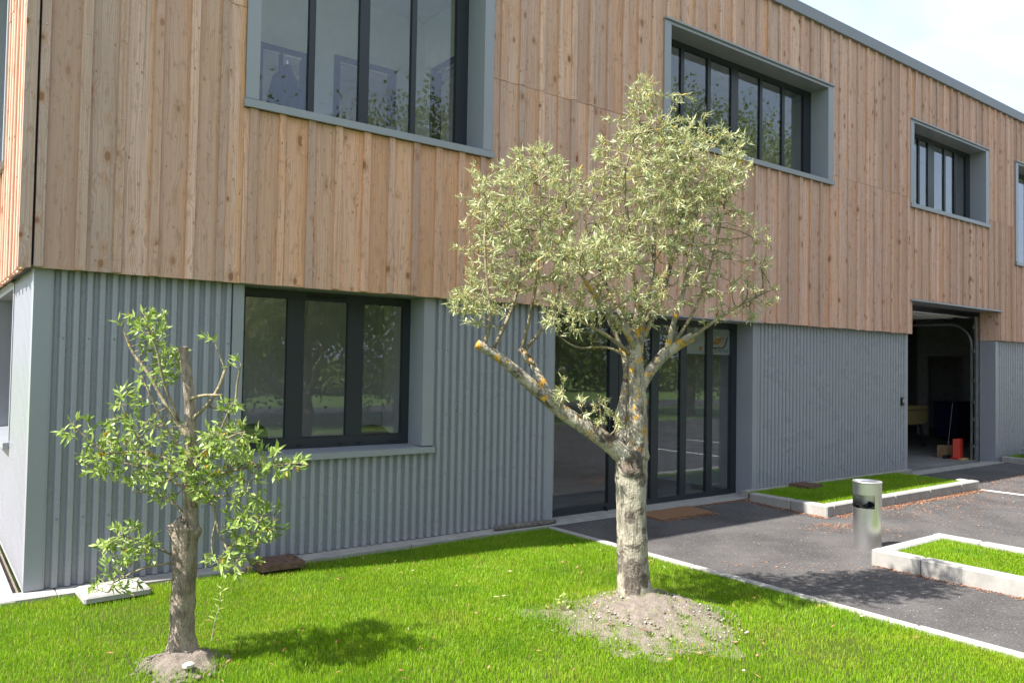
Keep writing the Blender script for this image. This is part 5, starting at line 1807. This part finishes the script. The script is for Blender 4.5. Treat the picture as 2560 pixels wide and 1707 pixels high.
def far_tree(loc, h, cr, seed, label):
    rs = np.random.default_rng(seed)
    t = empty('willow_tree', loc); tag(t, label, 'tree', 'trees behind the viewer, mirrored in the glass')
    mb = MB(); mb.tube([(0, 0, -.3), (.1, 0, h * .2), (-.1, .1, h * .45), (0, 0, h * .75)], [.35, .28, .2, .08], 10)
    for k in range(7):
        a = rs.random() * 6.28; z0 = h * rs.uniform(.25, .5)
        mb.tube([(0, 0, z0), (cr * .35 * math.cos(a), cr * .35 * math.sin(a), z0 + h * .12), (cr * .7 * math.cos(a), cr * .7 * math.sin(a), z0 + h * .22)], [.12, .08, .03], 6)
    mb.build('trunk', M['bark_y'], t, smooth=True)
    n = 38000
    ncl = 150
    q = rs.normal(size=(ncl, 3)); q /= np.linalg.norm(q, axis=1)[:, None]
    cen = q * (rs.random((ncl, 1)) ** .4) * np.array([cr, cr, h * .44]) + np.array([0, 0, h * .53])
    ci = rs.integers(0, ncl, n)
    B = cen[ci] + rs.normal(size=(n, 3)) * np.array([.55, .55, .6])
    d = rs.normal(size=(n, 3)) * .6 + np.array([0, 0, -.5]); d /= np.linalg.norm(d, axis=1)[:, None]
    sd = np.cross(d, rs.normal(size=(n, 3))); sd /= np.linalg.norm(sd, axis=1)[:, None] + 1e-9
    ln, wd_ = rs.uniform(.11, .20, n)[:, None], rs.uniform(.035, .065, n)[:, None]
    V = np.stack([B, B + d * ln * .5 + sd * wd_, B + d * ln, B + d * ln * .5 - sd * wd_], 1).reshape(-1, 3)
    T = (np.arange(n)[:, None, None] * 4 + np.array([[0, 1, 2], [0, 2, 3]])[None]).reshape(-1, 3)
    tag(link('crown', tri_mesh('crown', V, T), M['tree_leaf'], t), kind='stuff')


WL = ['slender willow across the road mirrored in the ground floor window', 'broad willow mirrored in the right panes of the large upper window',
      'tall willow across the road mirrored in the glazed entrance', 'wide willow mirrored in the left half of the middle upper window',
      'tallest willow mirrored in the right half of the middle upper window', 'farthest willow across the road beyond the parking lines']
for i, (x, y, h, cr) in enumerate([(7.0, -16.5, 9.5, 3.4), (12.3, -15.8, 10.8, 3.6), (17.5, -17.5, 11.0, 3.6), (24.0, -13.6, 13.2, 4.2), (30.5, -14.6, 14.0, 4.4), (38.0, -15.5, 12.0, 4.2)]):
    far_tree((x, y, -0.1), h, cr, 60 + i, WL[i])

# a ragged hedgerow closing the view across the road
rs = np.random.default_rng(97)
n = 60000
hx = rs.uniform(-30, 110, n); hy = -38 + rs.normal(size=n) * 1.2
top = 3.2 + 1.6 * value_noise(hx, hx * 0, .35, 3) + 0.9 * value_noise(hx, hx * 0, 1.3, 4)
B = np.stack([hx, hy, rs.random(n) ** .8 * np.maximum(top, 1.0)], 1)
d = rs.normal(size=(n, 3)); d /= np.linalg.norm(d, axis=1)[:, None]
sd = np.cross(d, rs.normal(size=(n, 3))); sd /= np.linalg.norm(sd, axis=1)[:, None]
ln = rs.uniform(.25, .5, n)[:, None]
V = np.stack([B, B + d * ln * .5 + sd * ln * .35, B + d * ln, B + d * ln * .5 - sd * ln * .35], 1).reshape(-1, 3)
T = (np.arange(n)[:, None, None] * 4 + np.array([[0, 1, 2], [0, 2, 3]])[None]).reshape(-1, 3)
tag(link('hedgerow', tri_mesh('hedgerow', V, T), M['tree_leaf']), 'ragged green hedgerow beyond the road, mirrored in the glass', kind='stuff')
print('tris', sum(len(o.data.polygons) for o in bpy.data.objects if o.type == 'MESH'))
